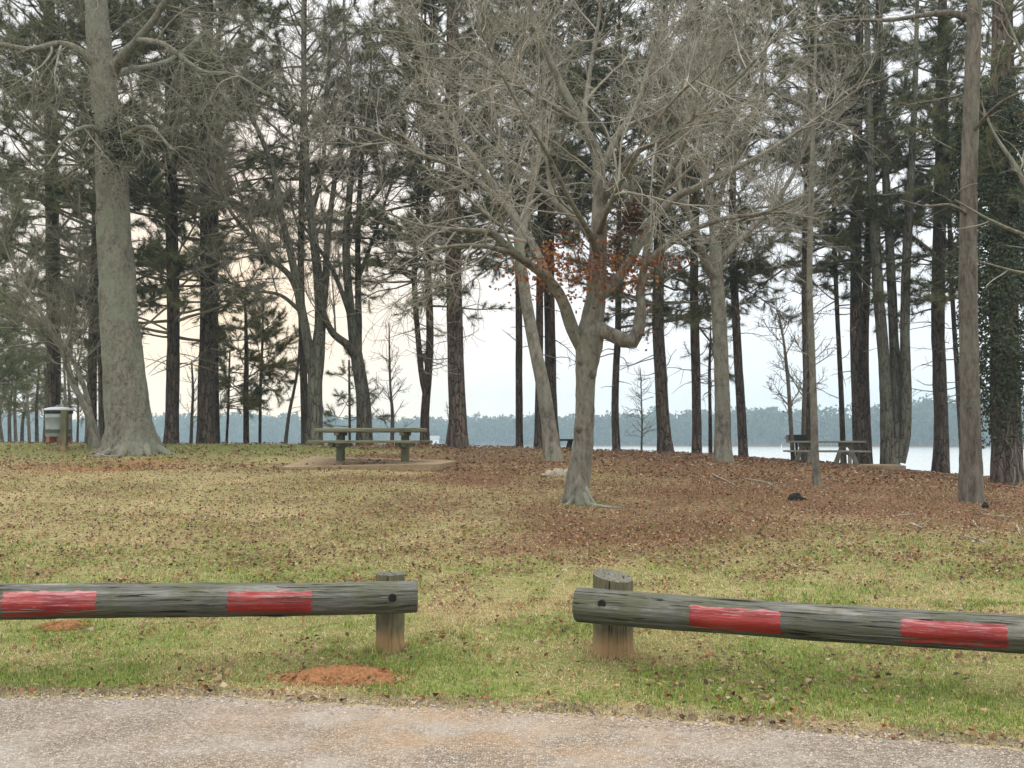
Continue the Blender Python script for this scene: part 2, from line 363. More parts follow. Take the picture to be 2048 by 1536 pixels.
# weathered timber: grain along local x or z
def timber(name, axis, a, c_, pale, green=None, rust=None, sc=1.0, top=None):
    m, nt, b, out = mat(name); g = G(nt); s = [38 * sc, 38 * sc, 38 * sc]; s[axis] = 2.6 * sc
    v = g.coord(tuple(s)); v1 = g.coord((1, 1, 1)); n1 = g.noise(v, 1.6, 8, .7, .6); n2 = g.noise(v, .20, 5, .68, .4)
    c = g.ramp(n1, (.30, a), (.66, c_)); c = g.mix(c, pale, g.ramp(n2, (.56, 0.0), (.68, .8)))
    if green is not None: c = g.mix(c, green, g.ramp(g.noise(v1, 3.5, 5, .65), (.44, 0.0), (.60, .75)))
    s2 = [55 * sc] * 3; s2[axis] = 2.2 * sc; crk = g.ramp(g.noise(g.coord(tuple(s2)), 1.0, 4, .55, .35), (.35, 0.0), (.385, 1.0)); c = g.mix(tuple(x * .3 for x in a), c, crk)
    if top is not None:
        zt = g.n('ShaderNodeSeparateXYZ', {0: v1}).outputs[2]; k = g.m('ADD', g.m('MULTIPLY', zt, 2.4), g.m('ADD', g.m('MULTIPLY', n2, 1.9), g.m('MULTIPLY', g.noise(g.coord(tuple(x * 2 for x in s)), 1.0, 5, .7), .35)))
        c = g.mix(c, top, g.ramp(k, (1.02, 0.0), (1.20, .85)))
    if rust is not None:
        z = g.n('ShaderNodeSeparateXYZ', {0: g.coord()}).outputs[2]; zz = g.m('ADD', z, g.m('MULTIPLY', g.noise(g.coord((8, 8, 2)), 2.0, 4), .14))
        c = g.mix(rust, c, g.ramp(zz, (.16, 0.0), (.27, 1.0)))
    g.put(b.inputs['Base Color'], c); g.bump(g.m('ADD', n1, g.m('MULTIPLY', crk, .9)), 1.0, .02, b); b.inputs['Roughness'].default_value = .9
    return m
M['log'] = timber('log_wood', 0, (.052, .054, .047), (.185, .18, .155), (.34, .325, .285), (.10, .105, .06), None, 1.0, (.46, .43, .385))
M['post'] = timber('post_wood', 2, (.065, .058, .032), (.20, .18, .115), (.28, .25, .17), (.11, .11, .05), (.34, .22, .11))
M['endgrain'] = timber('end_grain', 2, (.09, .085, .065), (.2, .19, .15), (.28, .265, .22), None, None, .6)
M['plank'] = timber('plank_wood', 0, (.10, .095, .06), (.22, .205, .14), (.29, .275, .205), (.15, .155, .09), None, .7)
M['tpost'] = timber('table_post_wood', 2, (.075, .075, .048), (.175, .17, .115), (.21, .20, .145), (.11, .12, .068), None)
def paint():
    m, nt, b, out = mat('red_paint'); g = G(nt); v = g.coord((3.0, 42, 42)); v1 = g.coord()
    n = g.noise(v, 2.2, 8, .75, .5); base = g.ramp(g.noise(v1, 3, 4), (.35, (.20, .007, .010)), (.65, (.29, .02, .014)))
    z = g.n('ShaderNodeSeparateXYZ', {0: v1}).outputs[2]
    c = g.mix(base, (.50, .25, .25), g.ramp(g.m('ADD', n, g.m('MULTIPLY', z, 1.3)), (.54, 0.0), (.68, .75)))  # pale scratches, stronger upward: the top highlight is painted into the colour
    c = g.mix(c, (.07, .02, .02), g.ramp(g.noise(v, .8, 6, .7), (.33, .9), (.42, 0.0)))
    c = g.mix(c, (.13, .13, .11), g.ramp(g.noise(g.coord((3, 30, 30)), 1.3, 4, .7), (.60, 0.0), (.66, .85)))
    g.put(b.inputs['Base Color'], c); g.bump(n, .8, .008, b); b.inputs['Roughness'].default_value = .42; b.inputs['Specular IOR Level'].default_value = .5; return m
M['red'] = paint()
def plain(name, a, bb, scale=8.0, rough=.85, metal=0.0, bumpd=.004, rust=None):
    m, nt, b, out = mat(name); g = G(nt); v = g.coord(); n = g.noise(v, scale, 6, .65)
    c = g.ramp(n, (.3, a), (.7, bb))
    if rust is not None: c = g.mix(c, rust, g.ramp(g.noise(v, 3.1, 5, .7), (.52, 0.0), (.66, .8)))
    g.put(b.inputs['Base Color'], c); b.inputs['Roughness'].default_value = rough; b.inputs['Metallic'].default_value = metal
    if bumpd: g.bump(n, .6, bumpd, b)
    return m
M['dirt'] = plain('red_clay', (.15, .066, .027), (.33, .16, .07), 42.0, 1.0, 0, .03)
M['concrete_pad'] = plain('pad_concrete', (.20, .145, .085), (.31, .235, .145), 5.0, .95, 0, .01, (.26, .16, .09))
M['concrete'] = plain('table_concrete', (.16, .155, .12), (.25, .24, .195), 9.0, .95, 0, .008, (.13, .14, .09))
M['galv'] = plain('galvanised_steel', (.22, .245, .235), (.33, .36, .35), 6.0, .55, .3, .003, (.24, .25, .22))
M['lid'] = plain('lid_steel', (.45, .47, .48), (.58, .60, .61), 6.0, .5, .2, .002)
M['dark_rim'] = plain('dark_rim', (.015, .018, .016), (.035, .04, .036), 9.0, .7)
M['brick'] = plain('red_brick', (.24, .085, .045), (.38, .16, .09), 30.0, .95)
M['black_steel'] = plain('black_steel', (.008, .008, .008), (.022, .02, .018), 20.0, .6)
M['char'] = plain('charred_wood', (.004, .004, .004), (.02, .018, .016), 30.0, .95, 0, .02)
M['pale_wood'] = plain('bleached_wood', (.20, .165, .115), (.46, .40, .31), 14.0, .9, 0, .02, (.14, .11, .07))
M['hole'] = plain('dark_recess', (.006, .006, .005), (.02, .018, .014), 30.0, .9)
M['white'] = plain('white_paint', (.75, .75, .75), (.85, .85, .85), 5.0, .6, 0, 0)
M['roof'] = plain('grey_roof', (.2, .19, .19), (.3, .29, .28), 5.0, .8, 0, 0)
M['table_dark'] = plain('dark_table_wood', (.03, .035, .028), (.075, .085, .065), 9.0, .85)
M['moss'] = leafy('moss', .1, .95)

# ------------------------------------------------------------------ things
def empty(name, loc, label, cat, group=None, rz=0.0):
    o = bpy.data.objects.new(name, None); COL.objects.link(o); o.location = [float(x) for x in loc]; o.rotation_euler.z = rz
    o.empty_display_size = .2; return tag(o, label, cat, group)
def tag(o, label, cat, group=None):
    o['label'] = label; o['category'] = cat
    if group: o['group'] = group
    return o

# ------------------------------------------------------------------ ground, road, lake
def cell(*a): return np.unique(np.concatenate(a))
gx = cell(np.arange(-30, 30.01, .22), np.arange(-110, 110.1, 2.5), np.arange(-900, 901, 18), np.array([-3000, -2000, -1400, 1400, 2000, 3000]))
gy = cell(np.array([-400, -150, -60, -25, -8, 0, 2]), np.arange(3, 12, .14), np.arange(12, 42, .22), np.arange(42, 90, 1.0), np.arange(90, 470, 20), np.arange(470, 900, 9), np.array([950, 1100, 1400, 2000, 3000]))
XX, YY = np.meshgrid(gx, gy); ZZ = hz(XX, YY)
def zones(x, y):
    """green, litter, bare soil weights of the ground"""
    e = y - road_edge(x); n1 = vnoise(x, y, 1.7, 4); n2 = vnoise(x, y, .55, 5); n3 = vnoise(x, y, 4.5, 6); u = x / np.maximum(y, 1)
    gr = .95 - .5 * sstep(9.5, 15, y + (n3 - .5) * 4)
    gr = gr - .55 * np.exp(-((y - 9.3 + (n3 - .5)) / .9) ** 2)
    gr = gr * sstep(.05, .45, e + (n2 - .5) * .3)
    gr = gr + .5 * sstep(24, 28, y) * sstep(-.05, -.15, u) + .35 * (n1 - .5)
    lb = -.11 + .10 * sstep(24, 14, y)
    li = sstep(8.5, 17.0, y + (n3 - .5) * 6) * (.38 + .37 * sstep(lb - .10, lb + .07, u + (n1 - .5) * .12)) + .35 * sstep(23, 30, y) * sstep(.08, .2, u)
    li = li * (.72 + .5 * n1) + .16 * (n2 - .5) - .45 * np.exp(-((y - 22) / 4) ** 2 - ((u - .08) / .10) ** 2) * n1 - .3 * sstep(25, 28, y) * sstep(-.14, -.24, u)
    so = np.zeros_like(gr)
    return np.clip(gr, 0, 1), np.clip(li, 0, 1), so
gr_, li_, so_ = zones(XX, YY)
bigx, bigy = at(262, 903, 24.0)[0], 24.0
so_ = np.clip(np.exp(-(((XX - bigx) / 1.7) ** 2 + ((YY - bigy + .8) / 1.5) ** 2)) * (1.6 * vnoise(XX, YY, .6, 8)), 0, 1)
ny, nx = XX.shape; ii = (np.arange(ny - 1)[:, None] * nx + np.arange(nx - 1)[None, :]).ravel()
A = Acc(); A.add(np.stack([XX, YY, ZZ], -1).reshape(-1, 3), np.stack([ii, ii + 1, ii + nx + 1, ii + nx], -1), 0, True, np.stack([gr_, li_, so_], -1).reshape(-1, 3))
A.build('ground', M['ground'], kind='structure')
rx = cell(np.arange(-12, 8, .06), np.array([-60, -45, -30, -20, -16, 10, 14, 20]))
re = road_edge(rx) + (vnoise(rx, rx * 0, .35, 3) - .5) * .10 + (vnoise(rx, rx * 0, .09, 4) - .5) * .05
ts = np.concatenate([[0, .05, .12], np.linspace(.2, 2.4, 20), [4, 8, 16, 30]])
RX = np.repeat(rx[None, :], len(ts), 0); RY = re[None, :] - ts[:, None]
RZ = np.full_like(RX, .004); RZ[0] = -.004
st = np.exp(-((RX + .55) / 1.0) ** 2 - ((RY - 6.0) / .75) ** 2) + .55 * np.exp(-((RX - .5) / .9) ** 2 - ((RY - 5.75) / .35) ** 2) + .5 * np.exp(-((RX - .35) / .45) ** 2 - ((RY - 5.3) / .4) ** 2) + .18
n0, n1_ = RX.shape; ii = (np.arange(n0 - 1)[:, None] * n1_ + np.arange(n1_ - 1)[None, :]).ravel()
A = Acc(); A.add(np.stack([RX, RY, RZ], -1).reshape(-1, 3), np.stack([ii, ii + n1_, ii + n1_ + 1, ii + 1], -1), 0, True, np.stack([np.clip(st, 0, 1)] * 3, -1).reshape(-1, 3))
A.build('road', M['road'], kind='structure')
A = Acc(); A.add([(-2900, 30, WATER), (2900, 30, WATER), (2900, 1300, WATER), (-2900, 1300, WATER)], [[0, 1, 2, 3]]); A.build('lake', M['water'], kind='structure')

# ------------------------------------------------------------------ trees
PINE_GRP = 'tall pine trees standing along the lake bank'
HARD_GRP = 'bare grey hardwood trees on the slope'
SAP_GRP = 'thin saplings along the bank'
THICKET_GRP = 'slim trees in the thicket beyond the trash can'
def px_path(path, d):
    P = []; W = []
    for q in path:
        dd = d + (q[3] if len(q) > 3 else 0.0); P.append(at(q[0], q[1], dd)); W.append(q[2] * .5 * dd / F)
    return np.array(P), np.array(W)
def resample(path, d, n):
    P, W = px_path(path, d); Q = catmull(np.column_stack([P, W]), n); return Q[:, :3], np.maximum(Q[:, 3], .004)
def hardwood(name, label, trunk, d, limbs=(), barkm='bark_gray', twigm='twig', seed=1, flare=.9, hf=.35, nroot=5, rough=.06, t_trunk=.45, levels=None, group=HARD_GRP, sides=18, rmin=.004, extra=None):
    g = np.random.default_rng(seed)
    base = at(trunk[0][0], trunk[0][1], d); base[2] = hz1(base[0], base[1])
    root = empty(name, base, label, 'tree', group)
    P, W = resample(trunk, d, max(40, int(len(trunk) * 9)))
    dz = base[2] - P[0, 2]; P[:, 2] += dz * np.exp(-np.linspace(0, 6, len(P)))
    P = np.vstack([P[0] - np.array([0, 0, .35]), P]); W = np.concatenate([[W[0] * 1.05], W])
    A = Acc(); trunk_tube(A, P, W, sides, 0, flare, hf, nroot, rough, seed)
    LP = [P]; LR = [W]; t0 = [t_trunk]
    for L in limbs:
        Q, q = resample(L['p'], d, 36); trunk_tube(A, Q, q, 14, 0, 0, 1, 1, rough * 1.25, seed + len(LP)); LP.append(Q); LR.append(q); t0.append(L.get('t0', .15))
    A.build('trunk', M[barkm], root, base)
    K = 22; BP = np.stack([catmull(np.column_stack([p, r]), K) for p, r in zip(LP, LR)])
    B = (BP[..., :3], BP[..., 3], np.linalg.norm(np.diff(BP[..., :3], axis=1), axis=2).sum(1))
    C = Acc(); cur = B
    for li, lv in enumerate(levels):
        kw = dict(lv); src = B if kw.pop('fromlimb', False) else cur; sd = kw.pop('sides', 3)
        kw.setdefault('rmin', rmin)
        if li == 0: kw['tmin'] = np.array(t0)
        nb = spawn(src, g=g, **kw); tubes(C, nb[0], nb[1], sd, 0, None, g); cur = nb
        if extra: extra.append(nb)
    C.build('crown', M[twigm], root, base)
    return root, base, B, cur, g
def lv(per_m, ang, llo, lhi, k, wig=.12, up=.03, tmin=.2, asd=14, **kw): return dict(per_m=per_m, ang=ang, llo=llo, lhi=lhi, k=k, wig=wig, up=up, tmin=tmin, asd=asd, **kw)
BIG = [lv(2.6, 52, 1.3, 3.0, 9, .10, .03, sides=5, asd=18, lr=.012), lv(4.0, 46, .7, 1.7, 6, .13, .02, sides=4, lr=.0085), lv(5.8, 44, .35, .95, 5, .14, .03), lv(6.0, 42, .2, .55, 3, .14, .02)]
MID = [lv(3.9, 45, 1.3, 3.1, 8, .09, .06, sides=4, lr=.011), lv(4.6, 40, .6, 1.6, 6, .12, .05), lv(5.5, 38, .3, 1.0, 4, .13, .04), lv(3.5, 40, .2, .5, 3, .13, .03)]

def needle_tufts(acc, P, D, g, per=16, ln=(.15, .24), w=.011, spread=1.0, tint=None, mat_=1):
    n = len(P); Pn = np.repeat(P, per, 0); Dn = np.repeat(D, per, 0)
    v = unit(Dn * 1.0 + g.normal(0, .62 * spread, Dn.shape)); l = g.uniform(*ln, len(Pn))[:, None]
    s = unit(np.cross(v, g.normal(size=v.shape))) * (w * .5); st = Pn - Dn * (g.random((len(Pn), 1)) * .12)
    V = np.stack([st - s, st + s, st + v * l + np.array([0, 0, -.02])], 1)
    base = np.array([.14, .152, .072]) if tint is None else np.array(tint)
    c = base * g.uniform(.6, 1.35, (n, 1)) * np.array([1, 1, 1]) + g.normal(0, .006, (n, 3)); c = np.repeat(np.clip(c, .01, .5), per, 0) * g.uniform(.8, 1.2, (len(Pn), 1))
    br = g.random(n) < .07; c = np.where(np.repeat(br, per)[:, None], np.array([.16, .10, .05]) * g.uniform(.6, 1.1, (len(Pn), 1)), c)
    acc.add(V.reshape(-1, 3), np.arange(len(Pn) * 3).reshape(-1, 3), mat_, False, np.repeat(c, 3, 0))
def pine(name, label, path, d, H=21.0, cs=6.0, seed=1, barkm='bark_pine', Lmax=2.6, dens=6.5, per=30, group=PINE_GRP, tint=None, flare=.35, forks=(), low=6, category='tree', wtip=.05, nl=(.15, .24), branch_r=.045, sub=5.5):
    g = np.random.default_rng(seed); base = at(path[0][0], path[0][1], d); base[2] = hz1(base[0], base[1])
    root = empty(name, base, label, category, group); A = Acc(); stems = []
    for si, pth in enumerate((path,) + tuple(forks)):
        P, W = px_path(pth, d)
        if si == 0: P[0] = base
        top = base[2] + H * (1 - .08 * si)
        if P[-1, 2] < top - .5:
            dr = P[-1] - P[-2]; dr = dr / max(dr[2], .2); dr[:2] *= .5
            add_h = top - P[-1, 2]
            P = np.vstack([P, P[-1] + dr * add_h * .5, P[-1] + dr * add_h * .5 + np.array([dr[0] * .3, dr[1] * .3, 1]) * add_h * .5]); W = np.concatenate([W, [W[-1] * .6, wtip * .4]])
        Q = catmull(np.column_stack([P, W]), max(30, int(H * 2))); P, W = Q[:, :3], np.maximum(Q[:, 3], .012)
        if si == 0: P = np.vstack([P[0] - np.array([0, 0, .3]), P]); W = np.concatenate([[W[0]], W])
        trunk_tube(A, P, W, 12, 0, flare if si == 0 else 0, .3, 4, .05, seed + si); stems.append((P, W))
    A.build('trunk', M[barkm], root, base)
    C = Acc()
    for si, (P, W) in enumerate(stems):
        hh = P[:, 2] - base[2]; top = hh[-1]; c0 = max(cs, hh[0] + .3); n = max(6, int((top - c0) * dens))
        h = c0 + (top - c0) * g.random(n) ** .9; h = h[(h < 16) | (g.random(n) < .55)]; n = len(h); t = (h - c0) / max(top - c0, .1)
        p0 = np.stack([np.interp(h, hh, P[:, q]) for q in range(3)], -1); r0 = np.interp(h, hh, W)
        az = g.uniform(0, 2 * np.pi, n); el = np.radians(g.normal(2, 14, n) + t * 35)
        D = np.stack([np.cos(az) * np.cos(el), np.sin(az) * np.cos(el), np.sin(el)], -1)
        L = Lmax * (.45 + .7 * np.sin(np.pi * np.clip(t * .75 + .22, 0, 1))) * (1 - t) ** .45 * g.uniform(.55, 1.1, n) + .25
        B = grow(p0, D, L, np.minimum(r0 * .5, branch_r * .3 + L * .011), np.full(n, .008), 7, .10, .035, g)
        tubes(C, B[0], B[1], 4, 0, None, g)
        S = spawn(B, sub, .28, 48, 14, .3, 1.0, .10, .05, 4, g, rmin=.006, lr=.009, flat=.5)
        tubes(C, S[0], S[1], 3, 0, None, g)
        T_ = [];
        for BB, ts_ in ((B, (1.0, .9, .8)), (S, (1.0, .72, .45))):
            for tt in ts_:
                i = np.arange(len(BB[2])); p, T, r = sample(BB, i, np.full(len(i), tt)); T_.append((p, unit(T + np.array([0, 0, .25]))))
        needle_tufts(C, np.concatenate([a for a, _ in T_]), np.concatenate([b_ for _, b_ in T_]), g, per, nl, .0125, 1.15, tint)
        # dead lower limbs
        if si == 0 and low:
            hl = g.uniform(2.2, max(cs, 3.0), low); pl = np.stack([np.interp(hl, hh, P[:, q]) for q in range(3)], -1); azl = g.uniform(0, 6.28, low)
            Dl = np.stack([np.cos(azl), np.sin(azl), g.normal(0, .25, low)], -1); Ll = g.uniform(.5, 1.9, low)
            Bd = grow(pl, unit(Dl), Ll, np.full(low, .022), np.full(low, .007), 6, .14, -.03, g); tubes(C, Bd[0], Bd[1], 4, 0, None, g)
            Sd = spawn(Bd, 3.0, .3, 45, 15, .2, .7, .14, 0, 4, g, rmin=.006, lr=.008); tubes(C, Sd[0], Sd[1], 3, 0, None, g)
    C.build('crown', [M['twig_brown'], M['needles']], root, base)
    return root
def sapling(name, label, path, d, seed, L=(.5, 1.2), per=3.0, t0=.25, barkm='bark_brown', leaves=0, group=SAP_GRP, up=.05, ang=50, sub=4.0):
    g = np.random.default_rng(seed); base = at(path[0][0], path[0][1], d); base[2] = hz1(base[0], base[1])
    root = empty(name, base, label, 'sapling', group); P, W = px_path(path, d); P[0] = base
    Q = catmull(np.column_stack([P, W]), 24); P, W = Q[:, :3], np.maximum(Q[:, 3], .006); W[-1] = .006
    P = np.vstack([P[0] - np.array([0, 0, .2]), P]); W = np.concatenate([[W[0]], W])
    A = Acc(); trunk_tube(A, P, W, 8, 0, .25, .15, 4, .05, seed); A.build('trunk', M[barkm], root, base)
    B = (P[None], W[None], np.array([np.linalg.norm(np.diff(P, axis=0), axis=1).sum()])); C = Acc()
    S = spawn(B, per * 1.35, t0, ang, 12, L[0], L[1], .09, up, 6, g, rmin=.008, lr=.012, taper=.55); tubes(C, S[0], S[1], 4, 0, None, g)
    S2 = spawn(S, sub * 1.5, .15, 42, 12, .25, .75, .12, up, 4, g, rmin=.0075, lr=.009); tubes(C, S2[0], S2[1], 3, 0, None, g)
    S3 = spawn(S2, 4.0, .2, 42, 12, .15, .42, .12, up, 3, g, rmin=.0065, lr=.008); tubes(C, S3[0], S3[1], 3, 0, None, g)
    C.build('crown', M['twig_brown'], root, base)
    if leaves:
        i = g.integers(0, len(S2[2]), leaves); p, T, r = sample(S2, i, g.random(leaves)); leaf_obj('leaves', p, g, root, base, (.05, .09), 'brown')
    return root
LEAFPAL = {'rust': [(.27, .10, .035), (.20, .065, .025), (.32, .15, .055), (.15, .055, .026)], 'brown': [(.13, .08, .047), (.18, .115, .068), (.095, .06, .04)],
           'litter': [(.185, .09, .042), (.26, .145, .072), (.11, .058, .034), (.32, .21, .12), (.38, .29, .19), (.19, .115, .078), (.27, .10, .04), (.07, .044, .03)],
           'ivy': [(.026, .036, .011), (.04, .054, .015), (.016, .023, .008), (.055, .065, .02)]}
def leaf_geo(acc, p, g, size, pal, nrm=None, tilt=.45, mat_=0, weights=None):
    n = len(p); s = g.uniform(*size, n)[:, None]
    if nrm is None: nn = unit(g.normal(size=(n, 3)))
    else: nn = unit(nrm + g.normal(0, tilt, (n, 3)))
    a = unit(np.cross(nn, g.normal(size=(n, 3)))); b_ = np.cross(nn, a); cu = g.uniform(-.1, .45, n)[:, None]; w = g.uniform(.28, .48, n)[:, None]
    # a folded, curled leaf of six points and four faces
    V = np.stack([p - a * s * .5 + nn * s * cu * .5, p - a * s * .08 - b_ * s * w + nn * s * cu, p + a * s * .25 - b_ * s * w * .7 + nn * s * cu * .8,
                  p + a * s * .5 + nn * s * cu * .3, p + a * s * .25 + b_ * s * w * .8 + nn * s * cu * .9, p - a * s * .08 + b_ * s * w + nn * s * cu * 1.1], 1)
    c = np.array(LEAFPAL[pal])[g.choice(len(LEAFPAL[pal]), n, p=weights)] * g.uniform(.7, 1.25, (n, 1))
    k = np.arange(n)[:, None, None] * 6; fs = (k + np.array([[0, 1, 5, 5], [1, 2, 4, 5], [2, 3, 4, 4]])[None]).reshape(-1, 4)
    tri = fs[fs[:, 2] == fs[:, 3]][:, :3]; quad = fs[fs[:, 2] != fs[:, 3]]
    base = acc.nv; acc.add(V.reshape(-1, 3), quad, mat_, False, np.repeat(c, 6, 0))
    acc.Fl.append((tri + base).ravel()); acc.Fn.append(np.full(len(tri), 3)); acc.M.append(np.full(len(tri), mat_)); acc.S.append(np.full(len(tri), False))
def leaf_obj(name, p, g, root, base, size, pal, nrm=None):
    A = Acc(); leaf_geo(A, p, g, size, pal, nrm); return A.build(name, M['ivy' if pal == 'ivy' else 'leaf'], root, base)

# --- the big grey tree beside the trash can
dB = hit(262, 903); dB = min(max(dB, 22), 27)
BIGL = [lv(2.6, 58, 1.3, 3.4, 9, .13, -.01, sides=5, asd=20, lr=.011), lv(4.6, 50, .7, 1.9, 7, .15, -.03, sides=4, lr=.008), lv(5.5, 45, .35, 1.1, 5, .16, -.05), lv(4.5, 42, .2, .6, 3, .15, -.05)]
root, base, B, cur, g = hardwood('hardwood_tree', 'massive pale grey trunk with a wide flared root base beside the trash can',
    [(264, 903, 92), (260, 860, 88), (253, 800, 82), (243, 700, 76), (236, 600, 71), (230, 500, 67), (225, 400, 63), (222, 330, 60), (221, 270, 55), (211, 200, 53), (200, 100, 48), (192, 0, 43), (186, -180, 36), (190, -420, 22), (200, -700, 6)], dB,
    [dict(p=[(208, 150, 22), (165, 105, 17, -.4), (120, 88, 14, -.7), (50, 98, 11, -1.2), (-60, 70, 7, -1.6), (-200, 30, 4, -2)], t0=.2),
     dict(p=[(220, 150, 26), (245, 112, 20, -.4), (275, 80, 17, -.7), (320, 20, 13, -1), (370, -80, 9, -1.5), (420, -220, 6, -2)], t0=.2),
     dict(p=[(275, 80, 14, -.7), (330, 90, 11, -1.3), (400, 140, 8, -1.8), (470, 150, 6, -2.2), (540, 190, 3, -2.6)], t0=.1),
     dict(p=[(226, 300, 16), (255, 268, 11, -.7), (300, 255, 8, -1.5), (345, 300, 5, -2)], t0=.1),
     dict(p=[(216, 290, 14), (185, 255, 10, -.8), (140, 270, 7, -1.6), (95, 330, 4, -2.2)], t0=.1),
     dict(p=[(200, 60, 24), (160, -40, 18, .8), (90, -150, 12, 1.6), (20, -300, 6, 2)], t0=.2),
     dict(p=[(215, 150, 20), (262, 140, 14, 1.2), (340, 120, 10, 2.2), (420, 60, 6, 3)], t0=.2)],
    'bark_big', 'twig_olive', 11, .95, .34, 7, .075, .5, BIGL, sides=64, rmin=.0045)
# toes of the root flare, running out and under the soil
gr2 = np.random.default_rng(12)
for k_ in range(9):
    an = 2 * np.pi * k_ / 9 + gr2.uniform(-.2, .2); Ls = gr2.uniform(.75, 1.15); tt = np.linspace(0, 1, 14); an_ = an + tt ** 2 * gr2.uniform(-.35, .35); r_ = .30 + tt * Ls
    P = np.stack([base[0] + r_ * np.cos(an_), base[1] + r_ * np.sin(an_), 0 * tt], -1); P[:, 2] = hz(P[:, 0], P[:, 1]) + .42 * (1 - tt) ** 2.6 - .05 * tt + gr2.normal(0, .012, 14)
    A = Acc(); trunk_tube(A, P, np.linspace(.19, .035, 14) * gr2.uniform(.8, 1.15), 14, 0, 0, 1, 1, .10, 30 + k_); A.build('root', M['bark_big'], root, base)
# moss and a sprout clump round the old branch scar
A = Acc(); gm = np.random.default_rng(5); pc = at(243, 285, dB - .45); q = gm.normal(size=(900, 3)) * np.array([.26, .12, .36]) + pc
leaf_geo(A, q, gm, (.05, .10), 'ivy'); A.build('moss', M['ivy'], root, base)
A = Acc(); tubes(A, np.stack([np.array([at(240, 292, dB - .1), at(240, 292, dB - .36), at(240, 293, dB - .42)])]), np.array([[.15, .13, .06]]), 12); A.build('knot_scar', M['bark_brown'], root, base)

# --- the twisted tree at the centre, with its elbow limb
dC = hit(1160, 1008); dC = min(max(dC, 14.5), 18.5)
root, base, B, cur, g = hardwood('hardwood_tree', 'twisted grey tree with a low elbow-bent limb and rust leaves in mid slope',
    [(1152, 1010, 46), (1156, 965, 44), (1166, 900, 40), (1170, 830, 38), (1171, 775, 38), (1174, 720, 46), (1178, 675, 54), (1185, 632, 41), (1193, 587, 37), (1196, 528, 37), (1197, 484, 34), (1199, 426, 30), (1199, 367, 27), (1193, 309, 23), (1165, 250, 19), (1120, 165, 15), (1080, 70, 12), (1040, -60, 8), (1020, -200, 4)], dC,
    [dict(p=[(1168, 700, 28), (1143, 655, 26, -.1), (1122, 598, 23, -.2), (1100, 562, 21, -.3), (1062, 530, 17, -.5), (1026, 505, 17, -.7), (982, 467, 13, -1), (923, 460, 9, -1.3), (840, 450, 6, -1.7), (760, 420, 3, -2)], t0=.35),
     dict(p=[(1100, 562, 18, -.3), (1080, 520, 17, .2), (1055, 470, 14, .6), (1000, 400, 12, 1), (920, 340, 9, 1.4), (820, 300, 6, 1.6), (720, 250, 3, 1.8)], t0=.2),
     dict(p=[(1026, 505, 11, -.7), (967, 493, 9, -1.2), (910, 492, 7, -1.6), (850, 505, 5, -2), (790, 540, 3, -2.3)], t0=.1),
     dict(p=[(1186, 652, 40), (1206, 664, 31, -.1), (1222, 668, 29, -.16), (1240, 677, 31, -.2), (1262, 683, 28, -.3), (1276, 664, 23, -.3), (1279, 640, 24, -.3), (1283, 610, 18, -.3), (1280, 587, 18, -.3), (1287, 543, 17, -.4), (1294, 495, 14, -.5), (1310, 440, 11, -.7), (1330, 370, 9, -1), (1365, 300, 7, -1.3), (1390, 220, 5, -1.5), (1400, 120, 3, -1.7)], t0=.5),
     dict(p=[(1190, 600, 26), (1222, 572, 23, .1), (1250, 540, 21, .2), (1272, 500, 19, .3), (1300, 445, 17, .4), (1348, 396, 15, .6), (1392, 376, 13, .7), (1450, 347, 11, .9), (1540, 300, 8, 1.2), (1650, 225, 5, 1.5), (1740, 160, 3, 1.7)], t0=.35),
     dict(p=[(1286, 532, 14, -.4), (1322, 500, 13, -.6), (1377, 464, 11, -.9), (1450, 437, 9, -1.2), (1530, 425, 6, -1.5), (1610, 390, 3, -1.8)], t0=.2),
     dict(p=[(1194, 490, 16), (1155, 445, 12, .3), (1113, 408, 11, .5), (1050, 345, 9, .8), (980, 290, 7, 1.1), (900, 200, 5, 1.4), (840, 130, 3, 1.6)], t0=.2),
     dict(p=[(1202, 410, 18), (1218, 378, 16, -.2), (1252, 326, 13, -.4), (1284, 298, 11, -.6), (1345, 268, 9, -.9), (1430, 200, 7, -1.2), (1520, 110, 5, -1.4), (1600, 20, 3, -1.6)], t0=.2),
     dict(p=[(1200, 345, 15), (1225, 290, 13, .3), (1270, 215, 11, .6), (1300, 130, 9, .9), (1340, 20, 6, 1.2), (1380, -110, 3, 1.4)], t0=.2),
     dict(p=[(1307, 437, 12, .4), (1330, 370, 10, .1), (1352, 320, 9, -.1), (1372, 240, 7, -.2), (1440, 130, 5, -.3), (1500, 10, 3, -.4)], t0=.2),
     dict(p=[(1196, 520, 14), (1180, 470, 12, -.7), (1140, 400, 10, -1.5), (1090, 300, 8, -2.1), (1020, 180, 5, -2.6), (960, 60, 3, -3)], t0=.2),
     dict(p=[(1197, 470, 13), (1215, 420, 11, -.9), (1260, 330, 9, -1.7), (1330, 220, 7, -2.3), (1420, 130, 4, -2.8)], t0=.2),
     dict(p=[(1190, 310, 14), (1170, 240, 12, .6), (1180, 140, 9, 1.2), (1200, 20, 6, 1.6), (1210, -120, 3, 2)], t0=.2),
     dict(p=[(1165, 250, 12), (1110, 215, 10, -.4), (1020, 160, 8, -.8), (900, 90, 5, -1.1), (800, 10, 3, -1.4)], t0=.15),
     dict(p=[(1268, 514, 10, -.3), (1267, 470, 8, -.3), (1264, 425, 7, -.3), (1262, 380, 5, -.3), (1250, 320, 3, -.3)], t0=.3)],
    'bark_gray', 'twig', 23, .75, .24, 4, .11, .50, BIG, sides=36, rmin=.0036)
CT = root; CB = base
gl = np.random.default_rng(77); pts = []
